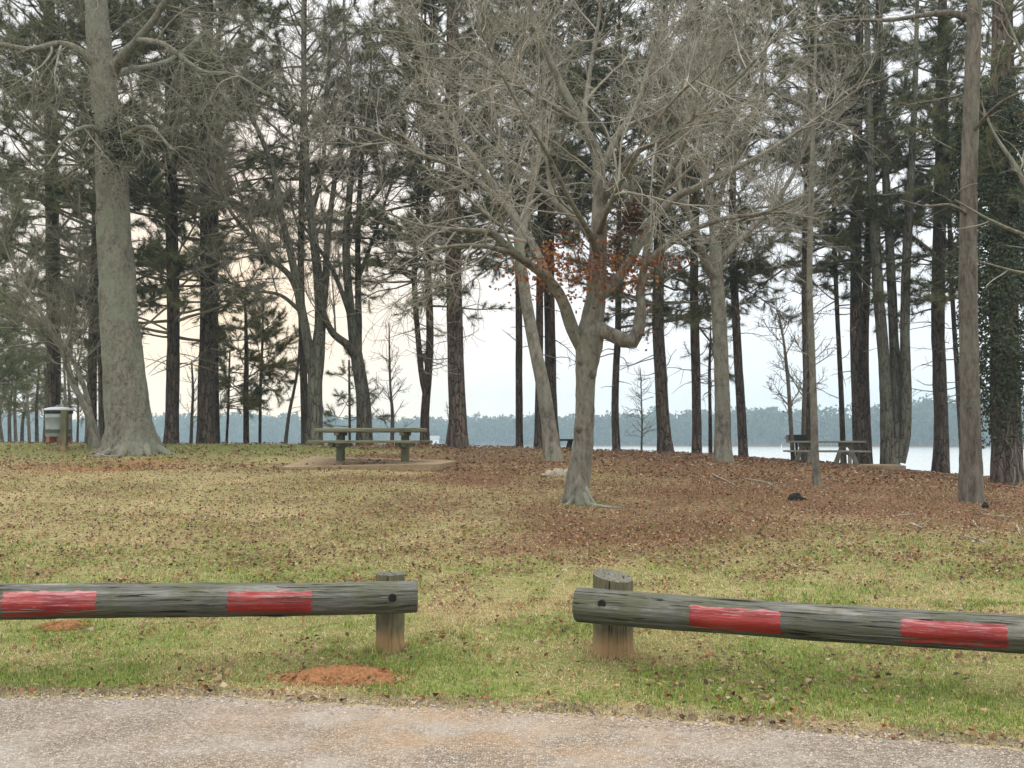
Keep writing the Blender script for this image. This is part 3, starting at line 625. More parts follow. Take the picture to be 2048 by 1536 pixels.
for (cx, cy, sx, sy, dd, n) in ((1135, 535, 60, 38, -.4, 190), (1165, 565, 60, 34, -.6, 110), (1245, 528, 60, 30, -.3, 150), (1310, 525, 60, 16, -.4, 90), (1050, 550, 60, 40, -.5, 90), (1270, 570, 40, 25, -.2, 90), (1215, 480, 40, 26, -.2, 70), (1150, 470, 40, 30, 0, 40), (1290, 640, 14, 45, -.3, 20), (1105, 505, 30, 22, -.4, 60), (1230, 400, 60, 50, 0, 12), (1180, 600, 60, 25, 0, 40)):
    pts.append(np.array([at(cx + gl.normal() * sx * .6, cy + gl.normal() * sy * .6, dC + dd + gl.normal() * .3) for _ in range(int(n * 1.5))]))
leaf_obj('leaves', np.concatenate(pts), gl, root, base, (.04, .08), 'rust')
# surface roots running down the slope
A = Acc()
for path, w0 in (([(1165, 985), (1178, 1010), (1200, 1024), (1232, 1030)], .075), ([(1150, 990), (1138, 1004), (1124, 1008)], .06), ([(1170, 975), (1190, 1012), (1214, 1027), (1245, 1034)], .045)):
    P = []
    for k_, (px, py) in enumerate(path):
        d_ = dC - .12 - .1 * k_; q = at(px, py, d_)
        if k_ > 0: q[2] = hz1(q[0], q[1]) + .04 * (1 - k_ / len(path))
        P.append(q)
    P = catmull(P, 14); tubes(A, P[None], np.linspace(w0, .014, 14)[None], 8)
A.build('surface_root', M['bark_gray'], root, base)
for (px, py, r) in ((1157, 858, .055), (1186, 748, .062), (1162, 724, .058)):
    A = Acc(); c_ = at(px, py, dC - .165); th = np.linspace(0, np.pi, 9)
    prof = [(r * math.sin(t_) * (1 - .25 * (t_ < 1)), .035 * math.cos(t_)) for t_ in th]
    A.lathe(prof, (0, 0, 0), 14); A.V[-1] = A.V[-1][:, [0, 2, 1]] * np.array([1, -1, 1.15]) + c_
    A.build('knot', M['bark_brown'], root, base)

# --- other hardwoods
hardwood('hardwood_tree', 'slender grey tree leaning over the dark far picnic table',
    [(1106, 913, 34), (1099, 860, 30), (1086, 770, 27), (1069, 690, 25), (1052, 600, 23), (1041, 520, 22), (1034, 450, 20), (1012, 405, 17), (965, 340, 14), (900, 250, 11), (850, 130, 8), (820, -20, 5), (800, -150, 3)], 27.0,
    [dict(p=[(1041, 500, 15), (1055, 420, 12, .5), (1075, 330, 10, 1), (1085, 200, 7, 1.4), (1090, 60, 4, 1.6)], t0=.2),
     dict(p=[(1012, 405, 12), (1010, 320, 10, -.6), (980, 200, 8, -1), (960, 60, 5, -1.4), (950, -80, 3, -1.6)], t0=.2),
     dict(p=[(1036, 470, 9), (985, 440, 7, -.8), (915, 380, 5, -1.5), (850, 345, 3, -2)], t0=.1)], 'bark_gray', 'twig', 31, .7, .3, 4, .04, .55, MID, rmin=.005)
hardwood('hardwood_tree', 'straight grey tree forking high with spreading root flare on the open slope',
    [(1446, 928, 36), (1446, 880, 32), (1445, 800, 30), (1441, 700, 29), (1437, 610, 29), (1432, 540, 27), (1430, 470, 22), (1420, 400, 18), (1405, 330, 15), (1395, 240, 11), (1390, 120, 8), (1388, -20, 5), (1386, -160, 3)], 29.0,
    [dict(p=[(1434, 560, 22), (1412, 530, 18, -.3), (1398, 480, 15, -.6), (1375, 420, 12, -.9), (1345, 330, 9, -1.2), (1320, 200, 6, -1.5), (1300, 60, 3, -1.7)], t0=.3),
     dict(p=[(1434, 530, 16), (1470, 490, 13, .4), (1510, 450, 11, .8), (1555, 400, 9, 1.1), (1600, 320, 7, 1.4), (1640, 220, 4, 1.6)], t0=.25),
     dict(p=[(1428, 440, 13), (1450, 360, 11, -.6), (1490, 280, 9, -1.2), (1520, 170, 7, -1.6), (1540, 40, 4, -2)], t0=.2),
     dict(p=[(1430, 480, 12), (1480, 440, 9, -1), (1560, 425, 6, -2), (1640, 440, 3, -2.6)], t0=.15)], 'bark_gray', 'twig', 37, .8, .3, 5, .05, .5, MID, rmin=.005)
hardwood('hardwood_tree', 'twin-stemmed grey tree rising behind the end of the slab picnic table',
    [(628, 888, 33), (630, 830, 30), (630, 770, 29), (634, 715, 30), (640, 650, 22), (637, 570, 19), (628, 480, 17), (618, 400, 15), (612, 300, 13), (608, 180, 10), (606, 40, 7), (606, -120, 4)], 31.0,
    [dict(p=[(628, 745, 26), (618, 700, 21, -.2), (607, 640, 19, -.3), (596, 580, 17, -.5), (580, 500, 15, -.7), (562, 430, 13, -.8), (547, 340, 11, -1), (520, 270, 9, -1.2), (480, 180, 6, -1.4), (450, 80, 3, -1.5)], t0=.3),
     dict(p=[(598, 590, 14, -.4), (578, 550, 12, -.7), (545, 520, 11, -1), (500, 470, 9, -1.3), (460, 420, 7, -1.6), (430, 350, 4, -1.8)], t0=.15),
     dict(p=[(640, 660, 17), (650, 580, 15, .4), (655, 480, 13, .7), (668, 370, 10, 1), (690, 240, 7, 1.2), (705, 100, 4, 1.4)], t0=.25),
     dict(p=[(604, 625, 10, -.3), (560, 590, 7, -.8), (500, 580, 5, -1.2), (440, 560, 3, -1.5)], t0=.1),
     dict(p=[(622, 430, 11), (645, 340, 9, -.6), (650, 220, 7, -1), (660, 80, 4, -1.2)], t0=.2),
     dict(p=[(545, 520, 8, -1), (500, 450, 6, -.7), (470, 350, 4, -.4)], t0=.15)], 'bark_olive', 'twig_brown', 41, .35, .3, 4, .04, .5, MID, rmin=.0055)
hardwood('hardwood_tree', 'grey tree with a low crooked side limb behind the middle of the slab table',
    [(729, 888, 31), (728, 830, 29), (724, 775, 27), (714, 715, 25), (706, 660, 20), (697, 580, 17), (692, 480, 15), (699, 390, 13), (706, 300, 11), (700, 190, 8), (690, 60, 5), (685, -80, 3)], 31.5,
    [dict(p=[(716, 720, 20), (695, 690, 17, -.3), (665, 665, 14, -.6), (648, 625, 11, -.8), (640, 560, 8, -1), (625, 480, 5, -1.2)], t0=.2),
     dict(p=[(716, 700, 16), (717, 640, 14, .4), (716, 560, 12, .6), (716, 460, 11, .8), (722, 340, 9, 1), (735, 220, 6, 1.2), (745, 80, 3, 1.3)], t0=.3),
     dict(p=[(703, 640, 12), (686, 590, 10, -.4), (665, 540, 9, -.7), (640, 500, 7, -1), (600, 440, 4, -1.3)], t0=.2),
     dict(p=[(692, 500, 11), (720, 430, 9, -.5), (765, 370, 7, -.9), (810, 290, 5, -1.3), (850, 200, 3, -1.6)], t0=.2),
     dict(p=[(716, 560, 9, .5), (745, 480, 7, 1), (775, 390, 5, 1.4), (800, 300, 3, 1.6)], t0=.2)], 'bark_olive', 'twig_brown', 43, .35, .3, 4, .04, .5, MID, rmin=.0055)
hardwood('hardwood_tree', 'bent grey tree with arching limbs between the trash can and the massive trunk',
    [(190, 884, 26), (188, 860, 22), (182, 835, 17), (166, 800, 13), (146, 765, 12), (136, 730, 10), (118, 690, 9), (90, 640, 8), (62, 590, 6), (30, 540, 4), (0, 470, 3)], 29.0,
    [dict(p=[(182, 835, 12), (172, 785, 10, .3), (152, 735, 9, .5), (136, 700, 8, .7), (142, 660, 6, 1), (152, 600, 4, 1.3), (160, 520, 3, 1.5)], t0=.3),
     dict(p=[(150, 770, 7), (132, 735, 6, -.4), (128, 700, 5, -.8), (100, 640, 3, -1.2)], t0=.2)], 'bark_gray', 'twig_brown', 47, .3, .2, 4, .04, .4, MID, rmin=.0055, sides=12)
TRI = [lv(2.0, 48, .9, 2.0, 7, .10, .05, sides=4), lv(3.0, 42, .5, 1.2, 5, .12, .05), lv(4.0, 40, .3, .8, 4, .12, .03)]
hardwood('hardwood_tree', 'clump of three grey-green stems from one base beside the concrete picnic table',
    [(1782, 932, 40), (1776, 905, 30), (1772, 800, 24), (1765, 680, 22), (1755, 560, 21), (1749, 450, 20), (1742, 340, 17), (1738, 200, 14), (1734, 50, 11), (1730, -150, 7), (1728, -350, 3)], 34.0,
    [dict(p=[(1790, 925, 24), (1793, 860, 22, .1), (1792, 760, 20, .2), (1787, 660, 19, .2), (1783, 570, 18, .2), (1778, 470, 17, .2), (1771, 350, 15, .2), (1766, 220, 12, .2), (1762, 80, 9, .2), (1758, -120, 4, .2)], t0=.5),
     dict(p=[(1800, 925, 22), (1812, 860, 21, -.1), (1812, 760, 20, -.2), (1810, 650, 19, -.3), (1813, 520, 18, -.3), (1819, 400, 16, -.3), (1826, 270, 13, -.3), (1832, 120, 10, -.3), (1836, -80, 5, -.3)], t0=.45)], 'bark_olive', 'twig_brown', 53, .15, .3, 4, .05, .45, TRI, rmin=.0055)
hardwood('hardwood_tree', 'sturdy straight brown-grey trunk standing in leaf litter in front of the ivy-clad tree',
    [(1943, 1008, 44), (1942, 960, 42), (1941, 850, 38), (1938, 720, 36), (1936, 560, 35), (1937, 400, 33), (1941, 250, 31), (1946, 100, 29), (1950, -40, 26), (1955, -250, 18), (1958, -480, 6)], hit(1943, 1006),
    [dict(p=[(1948, 40, 18), (1900, 26, 13, .2), (1850, 30, 10, .3), (1780, 40, 8, .5), (1690, 42, 6, .8), (1600, 60, 3, 1)], t0=.3),
     dict(p=[(1937, 430, 8), (1900, 410, 6, -.6), (1850, 412, 4, -1), (1800, 400, 3, -1.3)], t0=.2),
     dict(p=[(1940, 270, 9), (1985, 220, 7, -.6), (2030, 190, 5, -1.2), (2090, 180, 3, -1.6)], t0=.2)], 'bark_brown', 'twig', 59, .35, .35, 5, .05, .5, [lv(1.2, 55, .6, 1.8, 7, .12, .0, sides=4), lv(3.5, 45, .4, 1.1, 5, .13, -.01), lv(4.0, 42, .2, .6, 4, .14, -.01)], sides=22)
SLIM = [lv(2.6, 50, .5, 1.5, 6, .10, .05, sides=3, taper=.6), lv(3.5, 42, .3, .9, 4, .12, .04), lv(3.5, 40, .15, .45, 3, .12, .03)]
hardwood('hardwood_tree', 'slim pale young tree standing just in front of the concrete picnic table',
    [(1634, 972, 17), (1630, 900, 15), (1627, 800, 14), (1623, 680, 13), (1619, 570, 12), (1621, 450, 11), (1624, 330, 9), (1628, 200, 7), (1632, 60, 5), (1634, -80, 3)], hit(1634, 972), [], 'bark_gray', 'twig', 61, .35, .2, 4, .04, .25, SLIM, rmin=.0045, sides=12)
# a bare tree just outside the view whose branches reach in
hardwood('hardwood_tree', 'bare pale branches reaching in beside the ivy-clad tree',
    [(2320, 1060, 40), (2318, 900, 36), (2310, 700, 33), (2290, 540, 29), (2270, 400, 24), (2250, 250, 18), (2240, 100, 12), (2240, -60, 6)], 17.5,
    [dict(p=[(2300, 600, 20), (2230, 540, 16, -.2), (2130, 490, 12, -.4), (2050, 470, 9, -.5), (1980, 440, 6, -.6), (1910, 400, 3, -.7)], t0=.2),
     dict(p=[(2290, 520, 20), (2190, 470, 15, .3), (2080, 410, 12, .5), (2030, 330, 9, .6), (1990, 270, 6, .8), (1960, 200, 3, 1)], t0=.2),
     dict(p=[(2300, 640, 14), (2200, 600, 11, -.6), (2100, 560, 8, -1), (2020, 540, 5, -1.3), (1950, 520, 3, -1.5)], t0=.2),
     dict(p=[(2270, 400, 16), (2180, 300, 12, .2), (2090, 200, 9, .3), (2040, 100, 6, .4), (2000, 0, 3, .5)], t0=.2)], 'bark_gray', 'twig', 67, .5, .3, 5, .05, .5, [lv(2.0, 48, .7, 1.8, 7, .13, .02, sides=4), lv(3.6, 45, .3, 1.0, 5, .15, .01), lv(4.5, 42, .15, .5, 3, .15, .01)])

# --- ivy-clad tree at the edge
dI = hit(2008, 968, 45); dI = min(dI, 29)
gi = np.random.default_rng(91)
root = pine('ivy_clad_tree', 'dark tree wrapped in thick ivy with pale vines at its foot',
    [(2010, 968, 48), (2006, 850, 46), (2004, 700, 44), (2000, 500, 42), (2000, 300, 40), (2002, 100, 36), (2004, -60, 32)], dI, 20, 7.0, 92, 'bark_pine', 2.4, 4.0, 15, 'ivy-clad trees', low=4)
base = np.array(root.location)
n = 34000; hh = gi.uniform(0, 1, n) ** .85 * 9.4 + .9; thn = gi.uniform(0, 6.28, n)
prof = .62 + .30 * vnoise(hh * 1.0, thn * 1.5, 1.0, 3) + .55 * np.clip(vnoise(hh, thn, .9, 7) - .55, 0, 1)
prof = prof * np.interp(hh, [.6, 2.0, 3.2, 9, 10.2], [.62, .85, 1.15, 1.25, .9])
keep = (gi.random(n) < np.interp(hh, [.6, 1.6, 2.6, 10], [.12, .35, 1, 1])) & (vnoise(hh * 1.3, thn * 2, .7, 12) > .22)
rr = prof * gi.uniform(.72, 1.0, n); ax = np.interp(hh, [0, 3, 10], [0, -.04, -.12])
p = np.stack([base[0] + ax + rr * np.cos(thn), base[1] + rr * np.sin(thn), base[2] + hh], -1)[keep]
nrm_ = np.stack([np.cos(thn), np.sin(thn), np.full(n, .3)], -1)[keep]
leaf_obj('ivy', p, gi, root, base, (.05, .095), 'ivy', nrm_)
A = Acc()
for q in range(3):
    th0 = -1.57 + gi.uniform(-.9, .9); zz = np.linspace(0, gi.uniform(1.8, 3.6), 16); rad = .36 + .14 * np.exp(-zz * 2) + gi.normal(0, .015, 16)
    tt = th0 + np.cumsum(gi.normal(0, .10, 16)); tubes(A, np.stack([base[0] + rad * np.cos(tt), base[1] + rad * np.sin(tt), base[2] + zz], -1)[None], np.linspace(.022, .010, 16)[None], 6)
A.build('vine', M['bark_gray'], root, base)

# --- pines along the bank: label, path, depth, height, crown start, seed, options
PINES = [
 ('thick dark pine rising directly behind the trash can', [(106, 884, 28), (107, 700, 27), (106, 560, 27), (104, 400, 26), (101, 200, 25), (98, 0, 22)], 34, dict(cs=2.9, low=8)),
 ('slim dark pine rising from the foot of the bent grey tree', [(182, 884, 22), (184, 760, 19), (187, 640, 17), (190, 500, 15), (192, 350, 13)], 32, dict(cs=5, H=18)),
 ('narrow dark pine half hidden behind the massive pale trunk', [(207, 884, 17), (204, 700, 17), (200, 520, 16), (196, 380, 14)], 33, dict(cs=5)),
 ('straight dark pine nearest the massive pale trunk on its lake side', [(343, 886, 27), (345, 780, 26), (347, 680, 25), (346, 560, 25), (343, 430, 24), (341, 250, 22), (342, 50, 19)], 32, dict(cs=3.2, low=10)),
 ('thick dark pine standing open between the massive trunk and the small amber pines', [(412, 887, 33), (413, 760, 33), (416, 640, 31), (415, 520, 29), (413, 380, 27), (414, 220, 25), (416, 30, 21)], 32.5, dict(cs=4.4, low=8)),
 ('thin dark stem just beside the thick open pine', [(436, 887, 9), (432, 760, 11), (430, 600, 13), (431, 450, 12), (434, 300, 10)], 36, dict(cs=6, H=18)),
 ('narrow black pine close behind the twin-stemmed grey tree', [(611, 887, 15), (608, 780, 15), (605, 680, 15), (602, 560, 14), (603, 420, 13), (606, 260, 12)], 34, dict(cs=6)),
 ('forked pine beyond the end of the slab picnic table', [(850, 887, 18), (850, 820, 17), (857, 740, 16), (860, 660, 15), (856, 560, 15), (852, 440, 14), (856, 320, 12), (862, 150, 10)], 33, dict(cs=4.2, forks=([(852, 790, 13), (842, 740, 12), (835, 660, 11), (829, 570, 11), (832, 480, 10), (840, 350, 8)],), low=10)),
 ('broad straight pine with flaking plates alone right of the slab picnic table', [(917, 890, 37), (914, 800, 34), (911, 700, 33), (908, 580, 32), (906, 450, 31), (904, 300, 29), (905, 120, 26), (906, -40, 22)], 31, dict(cs=4.6, H=22, low=9)),
 ('slim pine left of the dark far picnic table', [(1039, 889, 14), (1038, 780, 14), (1038, 680, 14), (1037, 560, 13), (1035, 420, 12), (1036, 260, 10)], 35, dict(cs=6.5)),
 ('dark pine standing at one end of the far picnic table', [(1077, 890, 17), (1078, 780, 15), (1079, 680, 15), (1080, 520, 14), (1082, 380, 12), (1084, 220, 10)], 34, dict(cs=6.5)),
 ('thick dark pine directly behind the slender leaning grey tree', [(1106, 893, 26), (1102, 800, 24), (1100, 680, 22), (1098, 520, 21), (1098, 360, 20), (1100, 180, 18)], 34.5, dict(cs=6.5)),
 ('slim wavy pine seen beyond the elbow limb of the twisted tree', [(1233, 897, 15), (1230, 820, 14), (1232, 740, 14), (1236, 660, 13), (1237, 540, 12), (1238, 400, 10)], 35, dict(cs=4.0, low=9)),
 ('stout pine with a skirted foot between the twisted tree and the high-forking grey tree', [(1331, 903, 30), (1326, 840, 26), (1322, 760, 25), (1316, 660, 24), (1317, 560, 23), (1321, 420, 22), (1325, 260, 20), (1328, 80, 17)], 34, dict(cs=4.2, flare=.6, low=9)),
 ('straight dark pine close to the high-forking grey tree with a drooping green bough', [(1394, 907, 19), (1393, 800, 18), (1390, 680, 18), (1388, 560, 17), (1391, 420, 16), (1394, 260, 14)], 35, dict(cs=3.8, low=8)),
 ('dark pine leaning gently on the lake side of the high-forking grey tree', [(1487, 910, 18), (1482, 820, 18), (1475, 700, 17), (1469, 580, 16), (1464, 460, 15), (1466, 320, 13)], 35.5, dict(cs=5.2)),
 ('dark pine rising directly behind the slim pale young tree', [(1615, 912, 15), (1614, 780, 15), (1611, 640, 15), (1611, 500, 15), (1615, 360, 14), (1620, 200, 12)], 36, dict(cs=6.5)),
 ('very thin pine rising behind the concrete tabletop', [(1687, 920, 11), (1682, 780, 10), (1675, 640, 9), (1669, 480, 9), (1666, 300, 8)], 36, dict(cs=5.5, H=17, Lmax=1.8)),
 ('thick dark pine at the end of the concrete picnic table', [(1724, 926, 32), (1718, 820, 27), (1713, 700, 25), (1712, 560, 23), (1712, 420, 21), (1715, 250, 19), (1719, 60, 16)], 35, dict(cs=6.5)),
 ('slimmer pine pressed against the thick pine at the concrete table', [(1738, 926, 15), (1732, 800, 15), (1730, 680, 15), (1734, 540, 15), (1741, 400, 14), (1750, 250, 12)], 36, dict(cs=6.5)),
 ('rugged dark pine alone against the open water', [(1881, 946, 31), (1883, 860, 27), (1879, 760, 26), (1876, 640, 26), (1877, 520, 25), (1881, 380, 24), (1883, 220, 22), (1885, 40, 19)], 35, dict(cs=5.5, flare=.45, low=12)),
 ('spindly leaning pine behind the sturdy brown-grey trunk', [(1927, 950, 11), (1919, 820, 10), (1910, 680, 9), (1902, 540, 9), (1898, 380, 8)], 35, dict(cs=6, H=16, Lmax=1.8)),
 ('dark trunk standing close behind the ivy-clad tree', [(2037, 966, 20), (2032, 800, 19), (2028, 640, 18), (2026, 450, 17), (2024, 250, 15)], 33, dict(cs=5)),
]
for k_, (lab, path, d, o) in enumerate(PINES):
    pine('pine_tree', lab, path, d, seed=200 + k_, **{**dict(H=21, Lmax=3.7, nl=(.17, .28), dens=7.5), **o})
# small pines; two carry the low sun's amber glow in their needle tint
AMB_GLOW = (.17, .155, .06)
pine('young_pine', 'small amber-lit pine with tiered branches, the thicker of a pair', [(493, 887, 11), (492, 800, 11), (493, 720, 9), (492, 660, 7), (491, 600, 4)], 36, H=5.6, cs=1.7, seed=301, Lmax=2.1, dens=8.0, per=34, sub=7, tint=AMB_GLOW, low=3, branch_r=.02, group='small young pines on the bank')
pine('young_pine', 'small amber-lit pine with a very thin stem, the slighter of a pair', [(520, 887, 6), (521, 780, 6), (525, 680, 5), (526, 600, 3)], 38, H=6.0, cs=2.2, seed=302, Lmax=1.7, dens=6.5, per=32, sub=7, tint=AMB_GLOW, low=2, branch_r=.015, group='small young pines on the bank')
pine('young_pine', 'small dark pine sapling low against the hazy lake by the thick open pine', [(452, 887, 5), (456, 830, 5), (458, 760, 4), (460, 700, 3)], 37, H=3.4, cs=1.0, seed=303, Lmax=1.3, dens=7, per=30, low=2, branch_r=.015, group='small young pines on the bank')
pine('young_pine', 'small bare-stemmed pine close beside the high-forking grey tree', [(1421, 907, 8), (1420, 820, 7), (1419, 740, 6), (1421, 680, 4)], 36, H=4.6, cs=2.8, seed=304, Lmax=1.0, dens=5, per=14, low=7, branch_r=.015, group='small young pines on the bank')
pine('young_pine', 'small scraggly pine behind the low crooked side limb', [(700, 887, 5), (699, 800, 5), (698, 720, 4)], 40, H=4.0, cs=1.6, seed=305, Lmax=1.6, dens=6, per=28, low=2, branch_r=.015, group='small young pines on the bank')
sapling('sapling', 'leaning dark sapling beside the amber pines', [(570, 887, 8), (578, 830, 7), (588, 780, 6), (596, 730, 5), (600, 660, 3)], 35, 311, L=(.3, .9), per=3)
sapling('sapling', 'bare upright sapling seen above the slab picnic tabletop', [(784, 887, 8), (785, 830, 7), (781, 780, 5), (779, 710, 4), (778, 640, 2)], 34, 312, L=(.6, 1.5), per=4.5, t0=.12, up=.09, ang=42)
sapling('sapling', 'tiny crooked sapling beside the broad straight pine', [(892, 889, 4), (898, 850, 3.5), (905, 815, 2.5), (910, 790, 2)], 33, 313, L=(.2, .5), per=5, t0=.3)
sapling('sapling', 'thin pale feathery conical sapling alone against the water', [(1283, 897, 4), (1284, 850, 3.2), (1283, 800, 2.5), (1281, 735, 1.5)], 34.5, 314, L=(.5, .9), per=9, t0=.18, up=.03, ang=62, sub=2.0)
sapling('sapling', 'leaf-hung sapling behind the black grill', [(1586, 900, 9), (1580, 820, 8), (1575, 750, 7), (1567, 680, 5), (1555, 620, 3)], 34, 315, L=(.8, 2.2), per=4.5, t0=.2, leaves=110)
sapling('sapling', 'second slim sapling behind the grill and close to the dark pine', [(1606, 905, 10), (1608, 820, 9), (1611, 720, 7), (1612, 620, 5), (1606, 540, 3)], 34.5, 316, L=(.8, 2.1), per=4, t0=.3, leaves=40)
sapling('sapling', 'scrubby sapling between the thick pine behind the trash can and the bent grey tree', [(155, 884, 5), (156, 820, 4), (154, 760, 3), (150, 700, 2)], 35, 317, L=(.3, .8), per=4)
sapling('sapling', 'dark sapling between the two straight pines past the massive trunk', [(382, 886, 7), (384, 830, 6), (386, 780, 5), (383, 720, 3)], 35, 318, L=(.4, 1.0), per=4, t0=.15)
gt = np.random.default_rng(400)
for k_, (px, d) in enumerate(((6, 52), (20, 60), (32, 48), (44, 66), (60, 55), (74, 46), (88, 62), (-14, 50), (128, 58), (-40, 46), (-70, 60), (142, 64))):
    h = gt.uniform(180, 330) * 40 / d; pth = [(px, 884, 7), (px + gt.normal(0, 3), 884 - h * .4, 6), (px + gt.normal(0, 8), 884 - h * .8, 4), (px + gt.normal(0, 10), 884 - h, 2)]
    if k_ % 2: pine('slim_pine', 'slim young pine in the hazy thicket past the trash can', pth, d, H=gt.uniform(9, 15), cs=2.0, nl=(.2, .32), seed=410 + k_, Lmax=2.9, dens=6, per=30, sub=6, tint=(.125, .14, .06), low=4, group=THICKET_GRP + ', pines', branch_r=.02)
    else: sapling('slim_tree', 'slim bare tree in the hazy thicket past the trash can', pth, d, 410 + k_, L=(.6, 1.6), per=3.2, group=THICKET_GRP + ', bare')
#FAR
# ------------------------------------------------------------------ far wooded shore (one mass)
gf_ = np.random.default_rng(500); n = 2600
fx = gf_.uniform(-620, 560, n); fy0 = shore_y(fx); fy = fy0 + 4 + 90 * gf_.random(n) ** 1.3
fh = gf_.uniform(11.5, 20, n) * (1 + .45 * (vnoise(fx, fy, 45, 2) - .5)); fh = fh * np.interp(fx / fy, [-.5, -.12, 0, .15, .33, .36, .42, .6], [1.2, 1.1, 1.06, 1.2, 1.28, 1.2, 1.5, 1.65]) * np.interp(fy - fy0, [0, 15], [.8, 1])
fw = fh * gf_.uniform(.20, .32, n); per = 80
th = gf_.uniform(0, 6.28, (n, per)); ph = np.arccos(gf_.uniform(-1, 1, (n, per))); rr = gf_.uniform(.6, 1.05, (n, per))
cx = fx[:, None] + fw[:, None] * rr * np.sin(ph) * np.cos(th); cy = fy[:, None] + fw[:, None] * rr * np.sin(ph) * np.sin(th)
gz = hz(fx, fy); cz = gz[:, None] + fh[:, None] * (.56 + .44 * rr * np.cos(ph))
Cc = np.stack([cx, cy, cz], -1).reshape(-1, 3); s = gf_.uniform(1.0, 2.2, (len(Cc), 1))
u1 = unit(gf_.normal(size=Cc.shape)); u2 = unit(np.cross(u1, gf_.normal(size=Cc.shape)))
V = np.stack([Cc + u1 * s, Cc - u1 * s * .5 + u2 * s * .9, Cc - u1 * s * .5 - u2 * s * .9], 1)
pal = np.array([(.035, .05, .022), (.05, .06, .028), (.075, .062, .04), (.028, .042, .022)])[gf_.choice(4, n, p=[.4, .3, .12, .18])] * gf_.uniform(.6, 1.6, (n, 1))
A = Acc(); A.add(V.reshape(-1, 3), np.arange(len(Cc) * 3).reshape(-1, 3), 0, False, np.repeat(pal, per * 3, 0))
tubes(A, np.stack([np.stack([fx, fy, gz - .5], -1), np.stack([fx, fy, gz + fh * .7], -1)], 1), np.stack([np.full(n, .25), np.full(n, .1)], 1), 4, 0, np.tile(np.array([[.05, .042, .034]]), (n, 1)))
A.build('distant_forest', M['far'], kind='stuff')
def shore_pt(px): 
    a = (px - 1024) / F; d = np.linspace(400, 900, 2000); i = np.nonzero(d > shore_y(a * d))[0][0]; return a * d[i], d[i]
x_, y_ = shore_pt(868); y_ += 2; x_ *= y_ / (y_ - 2); z_ = hz1(x_, y_)
hb = empty('lakeside_house', (x_, y_ - 4, z_), 'tiny white house on the far wooded shore', 'house')
A = Acc(); A.box((-4, -3, -1), (4, 3, 4.5)); A.build('wall', M['white'], hb)
A = Acc(); A.prism([(-4.6, -3.6, 4.5), (-4.6, 3.6, 4.5), (-4.6, 0, 7)], (9.2, 0, 0)); A.build('roof', M['roof'], hb)
for dx in (-2, 2): A = Acc(); A.box((dx - .6, -3.06, 1.5), (dx + .6, -2.99, 3.0)); A.build('window', M['hole'], hb)
x_, y_ = at(1563, 893, 420)[0], 420.0
mk = empty('channel_marker', (x_, y_, WATER), 'thin white marker pole standing in the far water', 'marker')
A = Acc(); A.lathe([(.0, -1.5), (.10, -1.5), (.10, 2.0), (.0, 2.0)], n=10); A.build('pole', M['white'], mk)
A = Acc(); A.lathe([(.0, 2.0), (.14, 2.0), (.12, 2.15), (.0, 2.2)], n=10); A.build('cap', M['white'], mk)

